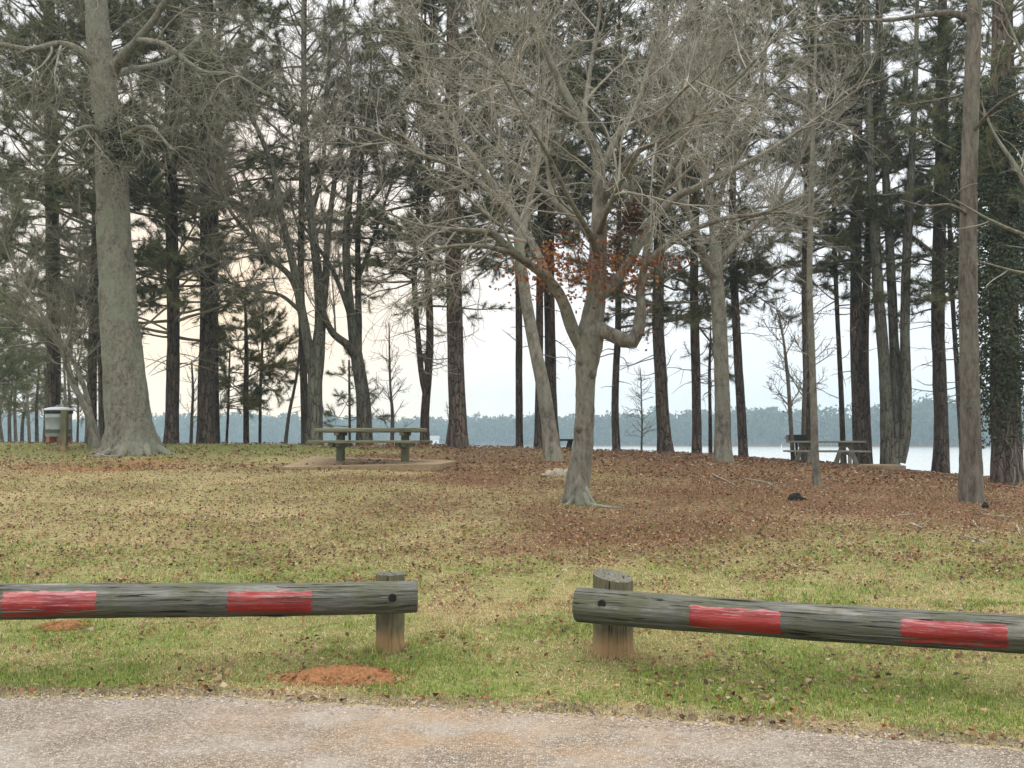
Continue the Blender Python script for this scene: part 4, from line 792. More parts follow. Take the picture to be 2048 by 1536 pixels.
# ------------------------------------------------------------------ log barriers
def barrier(name, label, e0, e1, r0, r1, posts, bands, bolts, seed):
    """a horizontal log from world point e0 to e1 on round posts"""
    e0 = np.array(e0, float); e1 = np.array(e1, float); L = np.linalg.norm(e1 - e0); g = np.random.default_rng(seed)
    root = empty(name, (posts[0][0], posts[0][1], hz1(posts[0][0], posts[0][1])), label, 'barrier', 'log barriers edging the road')
    X = unit(e1 - e0); Yv = unit(np.cross(np.array([0, 0, 1.0]), X)); Zv = np.cross(X, Yv)
    MR = Matrix(np.column_stack([X, Yv, Zv]).tolist()).to_4x4(); MR.translation = Vector(e0)
    loc = root.matrix_basis.copy(); loc.translation = root.location
    n = 170; sd = 64; xs = np.linspace(0, L, n); th = np.linspace(0, 2 * np.pi, sd, endpoint=False)
    bend = np.stack([np.zeros(n), .02 * np.sin(xs * .9 + seed), .012 * np.sin(xs * 1.3 + 2 * seed)], -1)
    def rad(x, t):
        r = r0 + (r1 - r0) * x / L
        k = 0
        for q in range(1, 6): k = k + .010 * np.cos(q * t + seed * q + .7 * np.sin(x * (1.1 + .4 * q) + q))
        k = k + .012 * (vnoise(x * 1.2, t * 3.0, .5, seed) - .5) + .02 * (vnoise(x * .8, t * 6.0, .35, seed + 3) - .5)
        gr = np.clip(vnoise(x * .6, t * 5, .8, seed + 6) - .58, 0, 1) * -.22          # long weather checks
        gr = gr - .05 * np.exp(-((vnoise(x * .35, t * 1.3, .5, seed + 9) - .5) / .03) ** 2) + .03 * (vnoise(x * 3, t * 3, .6, seed + 12) - .5)
        for q in range(4):                                                            # knots
            kx, kt = (seed * 1.7 + q * 1.31) % (L * .9) + .2, 3.14 + .9 * math.sin(seed * 3 + q * 2.1)
            gr = gr + .07 * np.exp(-((x - kx) / .05) ** 2 - ((t - kt) / .28) ** 2)
        return r * (1 + k + gr)
    XXg, TH = np.meshgrid(xs, th, indexing='ij'); RR_ = rad(XXg, TH)
    V = np.stack([XXg, RR_ * np.cos(TH), RR_ * np.sin(TH)], -1) + bend[:, None, :]
    i = np.arange(n - 1)[:, None] * sd; j = np.arange(sd)[None, :]; j2 = (j + 1) % sd
    A = Acc(); A.add(V.reshape(-1, 3), np.stack([i + j, i + j2, i + sd + j2, i + sd + j], -1).reshape(-1, 4), 0, True)
    for end, dx in ((0, -.012), (-1, .012)):
        ring = V[end]; c_ = ring.mean(0); r2 = c_ + (ring - c_) * .94 + np.array([dx, 0, 0]); VV = np.vstack([ring, r2, c_ + np.array([dx * .6, 0, 0])])
        A.add(VV, [[q, (q + 1) % sd, sd + (q + 1) % sd, sd + q] if end else [(q + 1) % sd, q, sd + q, sd + (q + 1) % sd] for q in range(sd)], 0, True)
        A.add(VV, [[sd + q, sd + (q + 1) % sd, 2 * sd] if end else [sd + (q + 1) % sd, sd + q, 2 * sd] for q in range(sd)], 1, False)
    for q in range(16):                                                               # lifted splinters and flakes
        x0_ = g.uniform(.1, L * .85); l_ = g.uniform(.15, .55); t_0 = 3.14 + g.uniform(-1.5, 1.2); xx = np.linspace(x0_, min(x0_ + l_, L - .05), 10); tt_ = t_0 + np.linspace(0, g.uniform(-.08, .08), 10)
        rr2 = rad(xx, tt_) + np.linspace(0, g.uniform(.002, .012), 10)
        pb = np.stack([xx, rr2 * np.cos(tt_) + .02 * np.sin(xx * .9 + seed), rr2 * np.sin(tt_) + .012 * np.sin(xx * 1.3 + 2 * seed)], -1); tubes(A, pb[None], (.0065 * np.sin(np.linspace(.3, 3.0, 10)) * g.uniform(.5, 1.2))[None], 5)
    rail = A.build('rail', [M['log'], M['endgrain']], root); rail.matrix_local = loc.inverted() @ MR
    for (x0, x1, a0, a1) in bands:
        xs_ = np.linspace(x0, x1, 26); ts_ = np.radians(np.linspace(a0, a1, 16)); Xb, Tb = np.meshgrid(xs_, ts_, indexing='ij')
        bb = np.stack([np.zeros(26), .02 * np.sin(xs_ * .9 + seed), .012 * np.sin(xs_ * 1.3 + 2 * seed)], -1)[:, None, :]
        edge = np.minimum(np.minimum(np.arange(26), 25 - np.arange(26))[:, None], np.minimum(np.arange(16), 15 - np.arange(16))[None, :])
        # the band's edge wanders a little, as brushed paint does
        Xb = Xb + (np.arange(26)[:, None] == 0) * (vnoise(Tb * 5, Tb, .5, seed) - .5) * .03 + (np.arange(26)[:, None] == 25) * (vnoise(Tb * 5, Tb, .5, seed + 2) - .5) * .03
        Tb = Tb + (np.arange(16)[None, :] == 0) * (vnoise(Xb * 9, Xb, .5, seed + 4) - .5) * .22 + (np.arange(16)[None, :] == 15) * (vnoise(Xb * 9, Xb, .5, seed + 5) - .5) * .22
        rr_ = rad(Xb, Tb) * (1.0) + np.where(edge == 0, -.003, .0035)
        Vb = np.stack([Xb, rr_ * np.cos(Tb), rr_ * np.sin(Tb)], -1) + bb
        ii_ = np.arange(25)[:, None] * 16 + np.arange(15)[None, :]
        Ab = Acc(); Ab.add(Vb.reshape(-1, 3), np.stack([ii_, ii_ + 1, ii_ + 17, ii_ + 16], -1).reshape(-1, 4)); Ab.build('painted_band', M['red'], rail)
    for (bx, ba) in bolts:
        a_ = math.radians(ba); rb = float(rad(np.array(bx), np.array(a_))); y_ = rb * math.cos(a_); z_ = rb * math.sin(a_)
        yo = .02 * math.sin(bx * .9 + seed)
        Ab = Acc(); Ab.lathe([(.0, .004), (.018, .0045), (.024, .007), (.029, .004), (.030, -.012)], n=16); Vv = Ab.V[-1]; Ab.V[-1] = np.stack([Vv[:, 0] + bx, -Vv[:, 2] * -1 * 0 + (-1) * (-y_ - yo) * 1 + (-Vv[:, 2]), Vv[:, 1] + z_], -1)
        Ab.build('bolt_hole', M['hole'], rail)  # slightly raised disc; its dark colour paints the shade inside the hole
    for pi, (px_, py_, h_, rw, tilt) in enumerate(posts):
        zg = hz1(px_, py_); n_ = 26; zs = np.linspace(-.3, h_, n_); sd_ = 32; tp = np.linspace(0, 2 * np.pi, sd_, endpoint=False)
        Z, T_ = np.meshgrid(zs, tp, indexing='ij'); rr_ = rw * (1 + .02 * np.cos(2 * T_ + seed) + .015 * np.cos(5 * T_ + Z * 2) + .025 * (vnoise(T_ * 7, Z, .4, seed + pi) - .5) + .04 * np.exp(-np.clip(Z, 0, 9) / .08))
        Zt = Z + np.where(Z > h_ - .1, (tilt[0] * np.cos(T_) + tilt[1] * np.sin(T_)) * (Z - h_ + .1) / .1, 0)
        V = np.stack([rr_ * np.cos(T_), rr_ * np.sin(T_), Zt], -1); i = np.arange(n_ - 1)[:, None] * sd_; j = np.arange(sd_)[None, :]; j2 = (j + 1) % sd_
        A = Acc(); A.add(V.reshape(-1, 3), np.stack([i + j, i + j2, i + sd_ + j2, i + sd_ + j], -1).reshape(-1, 4))
        prev = V[-1]; c_ = prev.mean(0)
        for sc_, dz in ((.93, .008), (.80, -.004), (.62, -.022), (.35, -.028), (.05, -.03)):
            nx_ = c_ + (V[-1] - c_) * sc_; nx_[:, 2] += dz + .01 * (vnoise(nx_[:, 0] * 40, nx_[:, 1] * 40, 1, seed) - .5)
            A.add(np.vstack([prev, nx_]), [[q, (q + 1) % sd_, sd_ + (q + 1) % sd_, sd_ + q] for q in range(sd_)], 1, True); prev = nx_
        A.add(prev, [list(range(sd_))], 1, True)
        ob = A.build('post', [M['post'], M['endgrain']], root); ob.matrix_local = loc.inverted() @ Matrix.Translation((px_, py_, zg))
    return root
def post_at(px, py): d = hit(px, py); p = at(px, py, d); return p[0], p[1]
# left barrier
lx, ly = post_at(776, 1307); pl_ = (lx, ly + .11)
rx_, ry_ = post_at(1230, 1320); pr_ = (rx_, ry_ + .15)
dl = pl_[1] - .11 - .125; dr_ = pr_[1] - .14 - .125
LE1 = at(831, 1191, dl); LE0 = at(0, 1206, dl - .42); dirL = (LE0 - LE1); LE0x = LE1 + dirL * 1.42
L_ = np.linalg.norm(LE0x - LE1); w831 = lambda px: (px - 831) / (0 - 831) * np.linalg.norm(dirL)
# log coordinate runs from e0 (outer end) to e1 (gap end); depth grows almost linearly with px, close enough over this span
def lband(p0, p1): return (L_ - w831(p0) , L_ - w831(p1))
outer = LE1 + dirL * 1.30
barrier('log_barrier', 'weathered log barrier beside the red clay mound with a flat-topped post', LE0x, LE1, .125, .116,
        [(pl_[0], pl_[1], .56, .108, (.0, .0)), (outer[0], outer[1] + .24, .64, .11, (0, 0))],
        [lband(12, 196) + (180 - 44 + 0, 180 + 52), lband(444, 619) + (180 - 40, 180 + 50)], [(L_ - w831(781), 180 - 2)], 3)
RE0 = at(1155, 1208, dr_); RE1 = at(2048, 1270, dr_ - .95); dirR = RE1 - RE0; RE1x = RE0 + dirR * 1.45; LR_ = np.linalg.norm(RE1x - RE0)
def rpos(px):
    # parameter along the log whose projection falls on photo column px
    t = np.linspace(0, 1.45, 3000); q = RE0[None] + dirR[None] * t[:, None]; sx = 1024 + F * q[:, 0] / (q[:, 1] * CP + (q[:, 2] - EYE) * SP); return float(np.interp(px, sx, t)) * np.linalg.norm(dirR)
outer = RE0 + dirR * 1.32
barrier('log_barrier', 'weathered log barrier on the thick slant-topped hollow post', RE0, RE1x, .122, .112,
        [(pr_[0], pr_[1], .575, .148, (-.022, .024)), (outer[0], outer[1] + .26, .62, .13, (0, 0))],
        [(rpos(1381), rpos(1567), 180 - 40, 180 + 48), (rpos(1798), rpos(2014), 180 - 40, 180 + 50)], [(rpos(1210), 180 - 14)], 8)

# ------------------------------------------------------------------ clay mounds
def mound(label, px, py, w, dep, h, seed):
    d = hit(px, py); c_ = at(px, py, d); g = np.random.default_rng(seed); A = Acc(); n = 110
    u = np.linspace(-1.25, 1.25, n); U, Vv = np.meshgrid(u, u); x = c_[0] + U * w / 2; y = c_[1] + dep * .5 + Vv * dep / 2
    r = np.sqrt(U ** 2 + Vv ** 2); an = np.arctan2(Vv, U); edge = 1 + .16 * np.cos(3 * an + seed) + .1 * np.cos(5 * an + 2 * seed)
    prof = np.clip(1 - (r / edge), -.3, 1)
    hgt = h * (np.sign(prof) * np.abs(prof) ** .8) * (.75 + .5 * vnoise(x, y, .16, seed)) + (vnoise(x, y, .035, seed + 1) - .5) * .035 * (prof > -.05) + (vnoise(x, y, .016, seed + 2) - .5) * .022
    z = hz(x, y) + hgt + .004; i = (np.arange(n - 1)[:, None] * n + np.arange(n - 1)[None, :]).ravel()
    A.add(np.stack([x, y, z], -1).reshape(-1, 3), np.stack([i, i + 1, i + n + 1, i + n], -1))
    k = 520; aa = g.uniform(0, 6.28, k); rr = g.uniform(.55, 1.3, k); px_ = c_[0] + rr * np.cos(aa) * w / 2; py_ = c_[1] + dep * .5 + rr * np.sin(aa) * dep / 2; s_ = g.uniform(.003, .011, k)[:, None]
    inside = np.clip(1 - rr, 0, 1) * h; P_ = np.stack([px_, py_, hz(px_, py_) + .012 + inside], -1); o8_ = np.array([(1, 0, 0), (0, 1, 0), (-1, 0, 0), (0, -1, 0), (0, 0, .9), (0, 0, -.9)]); Vc = P_[:, None] + o8_[None] * s_[:, None] * g.uniform(.6, 1.3, (k, 6, 1))
    A.add(Vc.reshape(-1, 3), (np.arange(k)[:, None, None] * 6 + np.array([(0, 1, 4), (1, 2, 4), (2, 3, 4), (3, 0, 4), (1, 0, 5), (2, 1, 5), (3, 2, 5), (0, 3, 5)])[None]).reshape(-1, 3), 0, False)
    o = A.build('ant_mound', M['dirt'], None, (c_[0], c_[1], hz1(c_[0], c_[1]))); tag(o, label, 'mound', 'red clay mounds in the grass'); return o
mound('wide low red clay mound at the road edge', 672, 1373, .78, .45, .055, 2)
mound('small flat red clay heap in the grass under the log barrier', 112, 1262, .34, .3, .03, 5)
#PICNIC
# ------------------------------------------------------------------ picnic tables, pads, grill
def quadpad(name, label, corners, zs, skirt, matk, group=None):
    """corners: four world xy with their top heights"""
    c_ = np.array(corners, float); ctr = c_.mean(0); zm = float(np.mean(zs)); A = Acc(); bm = bmesh.new(); q = c_ - ctr
    vs = [bm.verts.new((q[i][0], q[i][1], zs[i] - zm)) for i in range(4)] + [bm.verts.new((q[i][0], q[i][1], zs[i] - zm - skirt)) for i in range(4)]
    bm.faces.new(vs[:4]); bm.faces.new(vs[7:3:-1])
    for i in range(4): bm.faces.new((vs[i], vs[i + 4], vs[(i + 1) % 4 + 4], vs[(i + 1) % 4]))
    bmesh.ops.recalc_face_normals(bm, faces=bm.faces); bmesh.ops.bevel(bm, geom=list(bm.edges), offset=.012, segments=2, affect='EDGES')
    A.bm(bm); o = A.build(name, M[matk]); o.location = (ctr[0], ctr[1], zm); return tag(o, label, 'concrete slab', group)
# slab table: pad corners from the photo
dT = hit(762, 918); zT = hz1(at(762, 918, dT)[0], dT) + .05
def onz(px, py, z): p1 = at(px, py, 1.0) - np.array([0, 0, EYE]); d = (z - EYE) / p1[2]; return (p1[0] * d, d)
pc = at(745, 918, 24.0)
dP = 23.6; ang = R(-7.0)
ca, sa = math.cos(ang), math.sin(ang)
tx = at(742, 915, dP)[0]; zP = EYE - (918 - HZ) / F * dP
pad = []
for (u, w) in ((-1.8, -1.1), (1.8, -1.1), (1.8, 1.2), (-1.8, 1.2)): pad.append((tx + .03 + u * ca - w * sa, dP + u * sa + w * ca))
quadpad('concrete_slab', 'tan concrete slab under the thick-topped picnic table', pad, [hz1(*q_) + o_ for q_, o_ in zip(pad, (.06, .17, .06, .07))], .35, 'concrete_pad', 'concrete slabs under picnic tables')
TL = empty('picnic_table', (tx, dP, zP), 'weathered picnic table with thick rounded top on two square posts', 'picnic table', 'picnic tables', ang)
A = Acc(); A.box((-1.24, -.38, .61), (1.24, .38, .71), 0, .03); A.build('tabletop', M['plank'], TL)
for sgn in (-1, 1): A = Acc(); A.box((-1.24, sgn * .72 - .14, .365), (1.27, sgn * .72 + .14, .43), 0, .012); A.build('seat', M['plank'], TL)
for x0 in (-.72, .80):
    A = Acc(); A.box((x0 - .075, -.11, -.05), (x0 + .075, .11, .612), 0, .012); A.build('leg', M['tpost'], TL)
    A = Acc(); A.prism([(x0 - .05, -.80, .30), (x0 - .05, -.80, .366), (x0 - .05, .80, .366), (x0 - .05, .80, .30), (x0 - .05, .16, .26), (x0 - .05, -.16, .26)], (.10, 0, 0)); A.build('seat_support', M['tpost'], TL)
    A = Acc(); A.box((x0 - .06, -.36, .54), (x0 + .06, .36, .612), 0, .01); A.build('top_support', M['tpost'], TL)
# concrete table by the water
dQ = 33.0; zQ = EYE - (929 - HZ) / F * dQ; qx = at(1652, 929, dQ)[0]; ang = R(-9)
ca, sa = math.cos(ang), math.sin(ang); pad = []
for (u, w) in ((-1.75, -.95), (2.25, -.95), (2.25, 1.2), (-1.75, 1.2)): pad.append((qx + u * ca - w * sa, dQ + u * sa + w * ca))
quadpad('concrete_slab', 'thin concrete slab under the pale table by the water', pad, [zQ] * 4, .4, 'concrete_pad', 'concrete slabs under picnic tables')
TQ = empty('picnic_table', (qx, dQ, zQ), 'pale concrete picnic table with arched trestle legs by the water', 'picnic table', 'picnic tables', ang)
A = Acc(); A.box((-1.2, -.38, .70), (1.2, .38, .76), 0, .012); A.build('tabletop', M['concrete'], TQ)
for sgn in (-1, 1): A = Acc(); A.box((-1.25, sgn * .74 - .13, .40), (1.25, sgn * .74 + .13, .455), 0, .01); A.build('seat', M['concrete'], TQ)
for x0 in (-.62, .62):
    A = Acc()   # arched trestle turned towards the road: two splayed legs under a head beam
    for sg in (-1, 1): A.prism([(x0 + sg * .07, -.09, .56), (x0 + sg * .19, -.09, .56), (x0 + sg * .40, -.09, 0), (x0 + sg * .25, -.09, 0), (x0 + sg * .12, -.09, .47)], (0, .18, 0))
    A.box((x0 - .22, -.092, .555), (x0 + .22, .092, .699), 0, .008); A.build('leg', M['concrete'], TQ)
    A = Acc(); A.box((x0 - .06, -.85, .32), (x0 + .06, .85, .398), 0, .01); A.build('seat_support', M['concrete'], TQ)
    for sg in (-1, 1): A = Acc(); A.box((x0 - .05, sg * .74 - .06, .0), (x0 + .05, sg * .74 + .06, .33), 0, .01); A.build('seat_foot', M['concrete'], TQ)
# dark far table
dK = 37.0; kx = at(1112, 893, dK)[0]; zK = hz1(kx, dK)
TK = empty('picnic_table', (kx, dK, zK), 'dark silhouetted picnic table at the bank behind the leaning grey tree', 'picnic table', 'picnic tables', R(4))
zt = EYE - (878 - HZ) / F * dK - zK
A = Acc(); A.box((-.72, -.36, zt - .07), (.72, .36, zt), 0, .012); A.build('tabletop', M['table_dark'], TK)
for sgn in (-1, 1): A = Acc(); A.box((-.72, sgn * .68 - .12, zt - .36), (.72, sgn * .68 + .12, zt - .30), 0, .01); A.build('seat', M['table_dark'], TK)
for x0 in (-.52, .52):
    for sgn in (-1, 1):
        A = Acc(); A.prism([(x0 - .07, sgn * .15, zt - .07), (x0 + .07, sgn * .15, zt - .07), (x0 + .07 - .25 * x0, sgn * .42, -.1), (x0 - .07 - .25 * x0, sgn * .42, -.1)], (0, .05, 0)); A.build('leg', M['table_dark'], TK)
    A = Acc(); A.box((x0 - .04, -.78, zt - .44), (x0 + .04, .78, zt - .361), 0, .008); A.build('seat_support', M['table_dark'], TK)
# grill
dG = 34.2; gx_ = at(1593, 884, dG)[0]; zG = hz1(gx_, dG)
GR = empty('barbecue_grill', (gx_, dG, zG), 'black charcoal grill box on a pole by the concrete table', 'grill', None, R(-6))
zb = EYE - (882 - HZ) / F * dG - zG; zt = EYE - (869.5 - HZ) / F * dG - zG
A = Acc(); W2, D2 = .30, .25
for lo, hi in (((-W2, -D2, zb), (W2, -D2 + .02, zt)), ((-W2, D2 - .02, zb), (W2, D2, zt)), ((-W2, -D2 + .02, zb), (-W2 + .02, D2 - .02, zt)), ((W2 - .02, -D2 + .02, zb), (W2, D2 - .02, zt)), ((-W2 + .02, -D2 + .02, zb), (W2 - .02, D2 - .02, zb + .02))): A.box(lo, hi)
A.build('firebox', M['black_steel'], GR)
A = Acc()
for k_ in range(13): A.box((-W2 + .03 + k_ * .043, -D2 + .021, zt - .035), (-W2 + .042 + k_ * .043, D2 - .021, zt - .022))
A.build('grate', M['black_steel'], GR)
for sg in (-1, 1):
    t_ = np.linspace(0, np.pi, 10); P = np.stack([sg * (W2 + .085 * np.sin(t_)), np.full(10, -.05), (zb + zt) / 2 + .045 * np.cos(t_)], -1); A = Acc(); tubes(A, P[None], np.full((1, 10), .012), 6); A.build('handle', M['black_steel'], GR)
A = Acc(); A.lathe([(.0, -.2), (.045, -.2), (.045, zb), (.0, zb)], n=12); A.build('pole', M['black_steel'], GR)
# ------------------------------------------------------------------ trash can and post
dN = 28.6; nx_ = at(116, 884, dN)[0]; zN = EYE - (881 - HZ) / F * dN; zN = max(zN, hz1(nx_, dN) - .02)
TC = empty('trash_can', (nx_, dN, zN), 'galvanised steel trash can with pale domed lid', 'trash can')
A = Acc(); A.lathe([(0, .10), (.315, .10), (.325, .12), (.33, .30), (.337, .31), (.333, .33), (.345, .62), (.353, .63), (.348, .65), (.355, .84), (.34, .84), (.33, .2), (0, .2)], n=40); A.build('body', M['galv'], TC)
A = Acc(); A.lathe([(.357, .745), (.372, .75), (.376, .83), (.368, .855), (.34, .86)], n=40); A.build('rim', M['dark_rim'], TC)
A = Acc(); A.lathe([(.385, .835), (.392, .86), (.37, .885), (.25, .92), (.10, .94), (0, .945)], n=40); A.build('lid', M['lid'], TC)
t_ = np.linspace(0, np.pi, 12); A = Acc(); tubes(A, np.stack([.09 * np.cos(t_), 0 * t_, .935 + .05 * np.sin(t_)], -1)[None], np.full((1, 12), .010), 6); A.build('lid_handle', M['galv'], TC)
for k_, an in enumerate((.4, 1.65, 2.9, 4.2, 5.3)):
    A = Acc(); A.box((.13, -.055, -.05), (.33, .055, .10), 0, .006, Matrix.Rotation(an, 4, 'Z')); A.build('brick_foot', M['brick'], TC)
px_ = at(128, 886, dN - .5)[0]; zz_ = hz1(px_, dN - .5)
A = Acc(); A.box((-.085, -.085, -.3), (.085, .085, EYE - (820 - HZ) / F * (dN - .5) - zz_), 0, .02); A.box((-.06, -.06, .9), (.06, .06, .905)) if False else None
o = A.build('wooden_post', M['post']); o.location = (px_, dN - .5, zz_); tag(o, 'short square wooden post with rusty stained foot against the trash can', 'post')
# ------------------------------------------------------------------ nest, stumps, fallen branches
gn = np.random.default_rng(600); c_ = at(1266, 430, dC - .3)
q = unit(gn.normal(size=(620, 3))) * (gn.random((620, 1)) ** .6) * np.array([.15, .14, .15]) + c_; q2 = gn.normal(size=(260, 3)) * np.array([.09, .08, .16]) + c_ + np.array([-.02, 0, -.10])
A = Acc(); leaf_geo(A, np.vstack([q, q2]), gn, (.05, .11), 'brown')
q = gn.normal(size=(90, 3)) * np.array([.10, .09, .13]) + c_; B_ = grow(q, unit(gn.normal(size=(90, 3))), gn.uniform(.15, .4, 90), np.full(90, .005), np.full(90, .003), 4, .15, 0, gn); tubes(A, B_[0], B_[1], 3, 0, np.tile(np.array([[.14, .09, .06]]), (90, 1)))
tag(A.build('squirrel_nest', M['leaf'], None, c_), 'brown leaf nest lodged high in the twisted tree', 'nest')
def lumpy(acc, c, r, seed, mat_=0, n=22, rough=.35):
    th, ph = np.meshgrid(np.linspace(0, 2 * np.pi, n, endpoint=False), np.linspace(.02, np.pi - .02, n // 2)); g = np.random.default_rng(seed); k = 0
    for _ in range(6): k = k + np.cos(g.integers(1, 6) * th + g.uniform(0, 6)) * np.cos(g.integers(1, 5) * ph + g.uniform(0, 6)) / 4
    rr = 1 + rough * k; V = np.stack([r[0] * rr * np.sin(ph) * np.cos(th), r[1] * rr * np.sin(ph) * np.sin(th), r[2] * rr * np.cos(ph)], -1) + np.array(c)
    a, b_ = ph.shape; i = np.arange(a - 1)[:, None] * b_; j = np.arange(b_)[None, :]; acc.add(V.reshape(-1, 3), np.stack([i + j, i + b_ + j, i + b_ + (j + 1) % b_, i + (j + 1) % b_], -1).reshape(-1, 4), mat_)
def ground_at(px, py): d = hit(px, py); p = at(px, py, d); p[2] = hz1(p[0], p[1]); return p
p = ground_at(1112, 954); A = Acc()
lumpy(A, p + np.array([-.13, 0, .04]), (.10, .09, .10), 1); lumpy(A, p + np.array([.06, .05, .05]), (.12, .10, .12), 2); lumpy(A, p + np.array([.24, 0, .04]), (.10, .12, .13), 3); lumpy(A, p + np.array([.05, .1, .02]), (.34, .16, .08), 4)
tag(A.build('rotten_stump', M['pale_wood'], None, p), 'low bleached rotten stump just behind the twisted tree foot', 'stump')
p = ground_at(1590, 1000); A = Acc(); lumpy(A, p + np.array([0, 0, .03]), (.12, .09, .075), 7, 0, 26, .6); lumpy(A, p + np.array([.13, .04, .0]), (.09, .06, .04), 9, 0, 22, .5)
tag(A.build('charred_stump', M['char'], None, p), 'small black charred stump in the leaf litter', 'stump')
p = ground_at(1970, 1018); A = Acc(); lumpy(A, p + np.array([0, 0, .03]), (.06, .05, .07), 17, 0, 20, .5)
tag(A.build('charred_chunk', M['char'], None, p), 'black charred chunk at the foot of the sturdy brown-grey trunk', 'charred wood')
ST_GRP = 'fallen sticks in the leaf litter'
for k_, (pts_, r_, lab, pale) in enumerate((
    ([(1820, 1054), (1834, 1058), (1846, 1063)], .022, 'short thick bleached stick in open litter, the palest', 1),
    ([(1946, 1046), (1954, 1058), (1966, 1066)], .012, 'crooked pale stick below the sturdy brown-grey trunk', 1),
    ([(2034, 1056), (2037, 1066), (2042, 1076)], .012, 'short upright-lying pale stick at the photo edge', 1),
    ([(1930, 1078), (1955, 1086), (1985, 1096)], .013, 'long straight tan stick lying across the lower litter', 0),
    ([(1968, 1034), (1990, 1036), (2030, 1040)], .012, 'thin straight stick beside the charred chunk', 0),
    ([(1795, 1034), (1812, 1034), (1832, 1031)], .010, 'thin level stick above the palest stick', 0),
    ([(1425, 952), (1450, 964), (1470, 975)], .018, 'grey fallen branch below the high-forking grey tree', 0),
    ([(1490, 962), (1530, 968), (1560, 984)], .016, 'forked grey fallen branch towards the slim pale tree', 0),
    ([(100, 893), (130, 890), (160, 884)], .02, 'dark fallen branch in the grass below the trash can', 0),
    ([(200, 912), (225, 916), (250, 913)], .018, 'fallen stick on the clay before the massive trunk', 0))):
    P = []
    for a_, b_ in pts_: q = ground_at(a_, b_); q[2] += r_ + .025; P.append(q)
    P = catmull(P, 12); g = np.random.default_rng(700 + k_); P[1:-1] += g.normal(0, r_ * .5, (10, 3)) * np.array([1, 1, .4]); A = Acc(); B_ = (P[None], np.linspace(r_, r_ * .5, 12)[None], np.array([np.linalg.norm(P[-1] - P[0])])); tubes(A, B_[0], B_[1], 7)
    S = spawn(B_, 3.0, .3, 45, 10, .15, .4, .1, .05, 4, g, rmin=.004); tubes(A, S[0], S[1], 4)
    tag(A.build('fallen_branch', M['pale_wood'] if pale else M['twig'], None, P[5]), lab, 'stick', ST_GRP)
#SCATTER
# ------------------------------------------------------------------ grass and leaf litter
gs = np.random.default_rng(800)
def scatter(n, y0, y1, wide=.62, pw=1.0):
    y = y0 + (y1 - y0) * gs.random(n) ** pw; x = (gs.random(n) * 2 - 1) * wide * (y + 1.0); return x, y
GREENS = np.array([(.13, .215, .03), (.21, .27, .05), (.09, .17, .024), (.31, .31, .08)]); STRAWS = np.array([(.43, .34, .18), (.52, .43, .25), (.33, .24, .12), (.43, .28, .13)])
def blades(acc, x, y, hgt, wid, lie):
    gr, li, so = zones(x, y); e = y - road_edge(x); n = len(x); clump = vnoise(x, y, .16, 21); patch = vnoise(x, y, .8, 22)
    isg = gs.random(n) < np.clip(gr * .52 + (clump - .5) * 1.1 + (patch - .5) * 1.9 + .25 * np.exp(-((e - .9) / .6) ** 2) - .06, .04, .9)
    c = np.where(isg[:, None], GREENS[gs.integers(0, 4, n)], STRAWS[gs.integers(0, 4, n)]) * gs.uniform(.55, 1.5, (n, 1))
    edge = (e < .22)[:, None]; c = np.where(edge & (gs.random((n, 1)) < .8), np.array([.30, .24, .17]) * gs.uniform(.6, 1.15, (n, 1)), c)
    h = hgt * gs.uniform(.5, 1.4, n) * (.7 + .7 * clump) * np.where(isg, 1.1, .9); az = gs.uniform(0, 6.28, n); ln = np.where(isg, gs.uniform(.2, 1.0, n), gs.uniform(.5, 1.8, n)) * lie
    dx = np.cos(az); dy = np.sin(az); z = hz(x, y) - .004; w = wid * gs.uniform(.7, 1.3, n) * .5
    B0 = np.stack([x - dy * w, y + dx * w, z], -1); B1 = np.stack([x + dy * w, y - dx * w, z], -1)
    Mx = np.stack([x + dx * h * ln * .35, y + dy * h * ln * .35, z + h * .62], -1); sm = np.stack([-dy * w * .8, dx * w * .8, 0 * w], -1)
    T = np.stack([x + dx * h * ln, y + dy * h * ln, z + h * np.clip(1.05 - .35 * ln, .25, 1)], -1)
    V = np.stack([B0, B1, Mx - sm, Mx + sm, T], 1); k = np.arange(n)[:, None] * 5
    tip = np.where(isg[:, None], c * np.array([1.15, 1.1, 1.1]), c); cc = np.stack([c, c, c, c, tip], 1).reshape(-1, 3)
    base = acc.nv; acc.add(V.reshape(-1, 3), k + np.array([[0, 1, 2, 3]]), 0, False, cc)
    tr = (k + np.array([[3, 2, 4]])) + base; acc.Fl.append(tr.ravel()); acc.Fn.append(np.full(n, 3)); acc.M.append(np.zeros(n, int)); acc.S.append(np.zeros(n, bool))
def inmound(x, y):
    m_ = np.zeros(len(x), bool)
    for (px, py, w, dp) in ((672, 1374, .82, .5), (112, 1262, .34, .3)):
        c_ = ground_at(px, py); m_ |= (((x - c_[0]) / (w * .44)) ** 2 + ((y - c_[1] - dp * .5) / (dp * .42)) ** 2) < .35 + .75 * vnoise(x, y, .09, 50)
    return m_
A = Acc()
for (n, y0, y1, hg, wd, lie) in ((230000, 5.0, 9.5, .030, .0042, 1.3), (130000, 9.0, 14.5, .034, .0065, 1.3), (80000, 14, 31, .036, .011, 1.2)):
    x, y = scatter(n, y0, y1); gr, li, so = zones(x, y); e = y - road_edge(x)
    k = (e > -.03 + .06 * vnoise(x, y, .12, 30)) & (gs.random(n) > li * .78) & ~inmound(x, y) & (gs.random(n) < .35 + .9 * vnoise(x, y, .22, 33)); blades(A, x[k], y[k], hg, wd, lie)
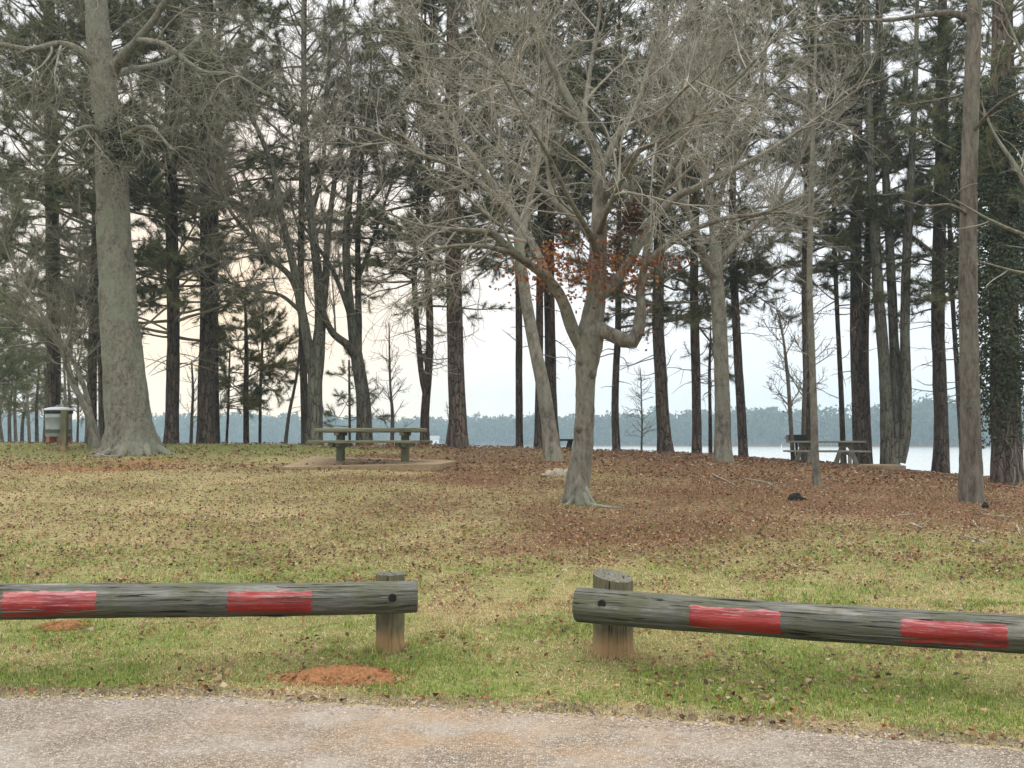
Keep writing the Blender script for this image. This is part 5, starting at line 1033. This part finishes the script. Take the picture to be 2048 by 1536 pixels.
feet = [(pl_[0], pl_[1], .115, 420, .055, .004), (pr_[0], pr_[1], .155, 520, .055, .004), (CB[0], CB[1], .32, 500, .06, .007), (nx_, dN, .34, 500, .07, .009), (px_, dN - .5, .12, 200, .07, .009), (bigx, bigy, .95, 900, .07, .009), (tx, dP - 1.15, 1.7, 0, .06, .008)]
for (fx_, fy_, fr, fn, fh_, fw_) in feet:
    an = gs.uniform(0, 6.28, fn); rr = fr + np.abs(gs.normal(0, .045 + fr * .10, fn)); blades(A, fx_ + rr * np.cos(an), fy_ + rr * np.sin(an), fh_, fw_, .7)
A.build('grass', M['grass'], kind='stuff')
A = Acc(); WT = [.18, .19, .14, .15, .09, .12, .06, .07]
for (n, y0, y1, sz) in ((42000, 5.3, 12.5, (.015, .052)), (150000, 10.0, 24, (.018, .052)), (42000, 22, 38, (.045, .10))):
    x, y = scatter(n, y0, y1, .66); gr, li, so = zones(x, y); e = y - road_edge(x)
    pr = np.where(y < 12.0, np.clip(.06 + 1.1 * (vnoise(x, y, .5, 40) - .42), .05, 1) + .25 * sstep(10, 12.5, y), .30 + .78 * li * np.clip(.05 + 1.7 * (.55 * vnoise(x, y, 1.1, 41) + .45 * vnoise(x, y, .35, 42) - .12), .05, 1.3)); pr = np.where(e < .25, pr + .35 * (e > -.06), pr)
    k = (e > -.12) & (gs.random(n) < pr) & ((e > .0) | (gs.random(n) < .15)); x, y = x[k], y[k]
    p = np.stack([x, y, hz(x, y) + .012 + gs.random(len(x)) * .02], -1); leaf_geo(A, p, gs, sz, 'litter', np.array([0, 0, 1.0]), .38, 0, WT)
A.build('leaf_litter', M['leaf'], kind='stuff')
# loose chips along the road edge
A = Acc(); n = 2600; x = gs.uniform(-5, 5, n); e = gs.normal(-.02, .10, n) ; y = road_edge(x) + e; s = gs.uniform(.004, .012, n)[:, None]
p = np.stack([x, y, hz(x, y) + .006], -1); o8 = np.array([(1, 0, 0), (0, 1, 0), (-1, 0, 0), (0, -1, 0), (0, 0, .8), (0, 0, -.6)]); V = p[:, None] + o8[None] * s[:, None] * gs.uniform(.6, 1.3, (n, 6, 1))
fs = np.array([(0, 1, 4), (1, 2, 4), (2, 3, 4), (3, 0, 4), (1, 0, 5), (2, 1, 5), (3, 2, 5), (0, 3, 5)]); cc = np.array([.34, .28, .23]) * gs.uniform(.5, 1.4, (n, 1))
A.add(V.reshape(-1, 3), (np.arange(n)[:, None, None] * 6 + fs[None]).reshape(-1, 3), 0, False, np.repeat(cc, 6, 0)); A.build('loose_gravel', M['twigcol'], kind='stuff')
#HAZE
# ------------------------------------------------------------------ air
A = Acc(); A.box((-1500, -20, -8), (1500, 1250, 60)); hzo = A.build('haze', [], kind='stuff')
m = bpy.data.materials.new('haze_air'); m.use_nodes = True; nt = m.node_tree; nt.nodes.clear(); out = nt.nodes.new('ShaderNodeOutputMaterial')
pv = nt.nodes.new('ShaderNodeVolumePrincipled'); pv.inputs['Color'].default_value = (.62, .83, .93, 1); pv.inputs['Density'].default_value = .00075; pv.inputs['Anisotropy'].default_value = .0
nt.links.new(pv.outputs[0], out.inputs['Volume']); hzo.data.materials.append(m)
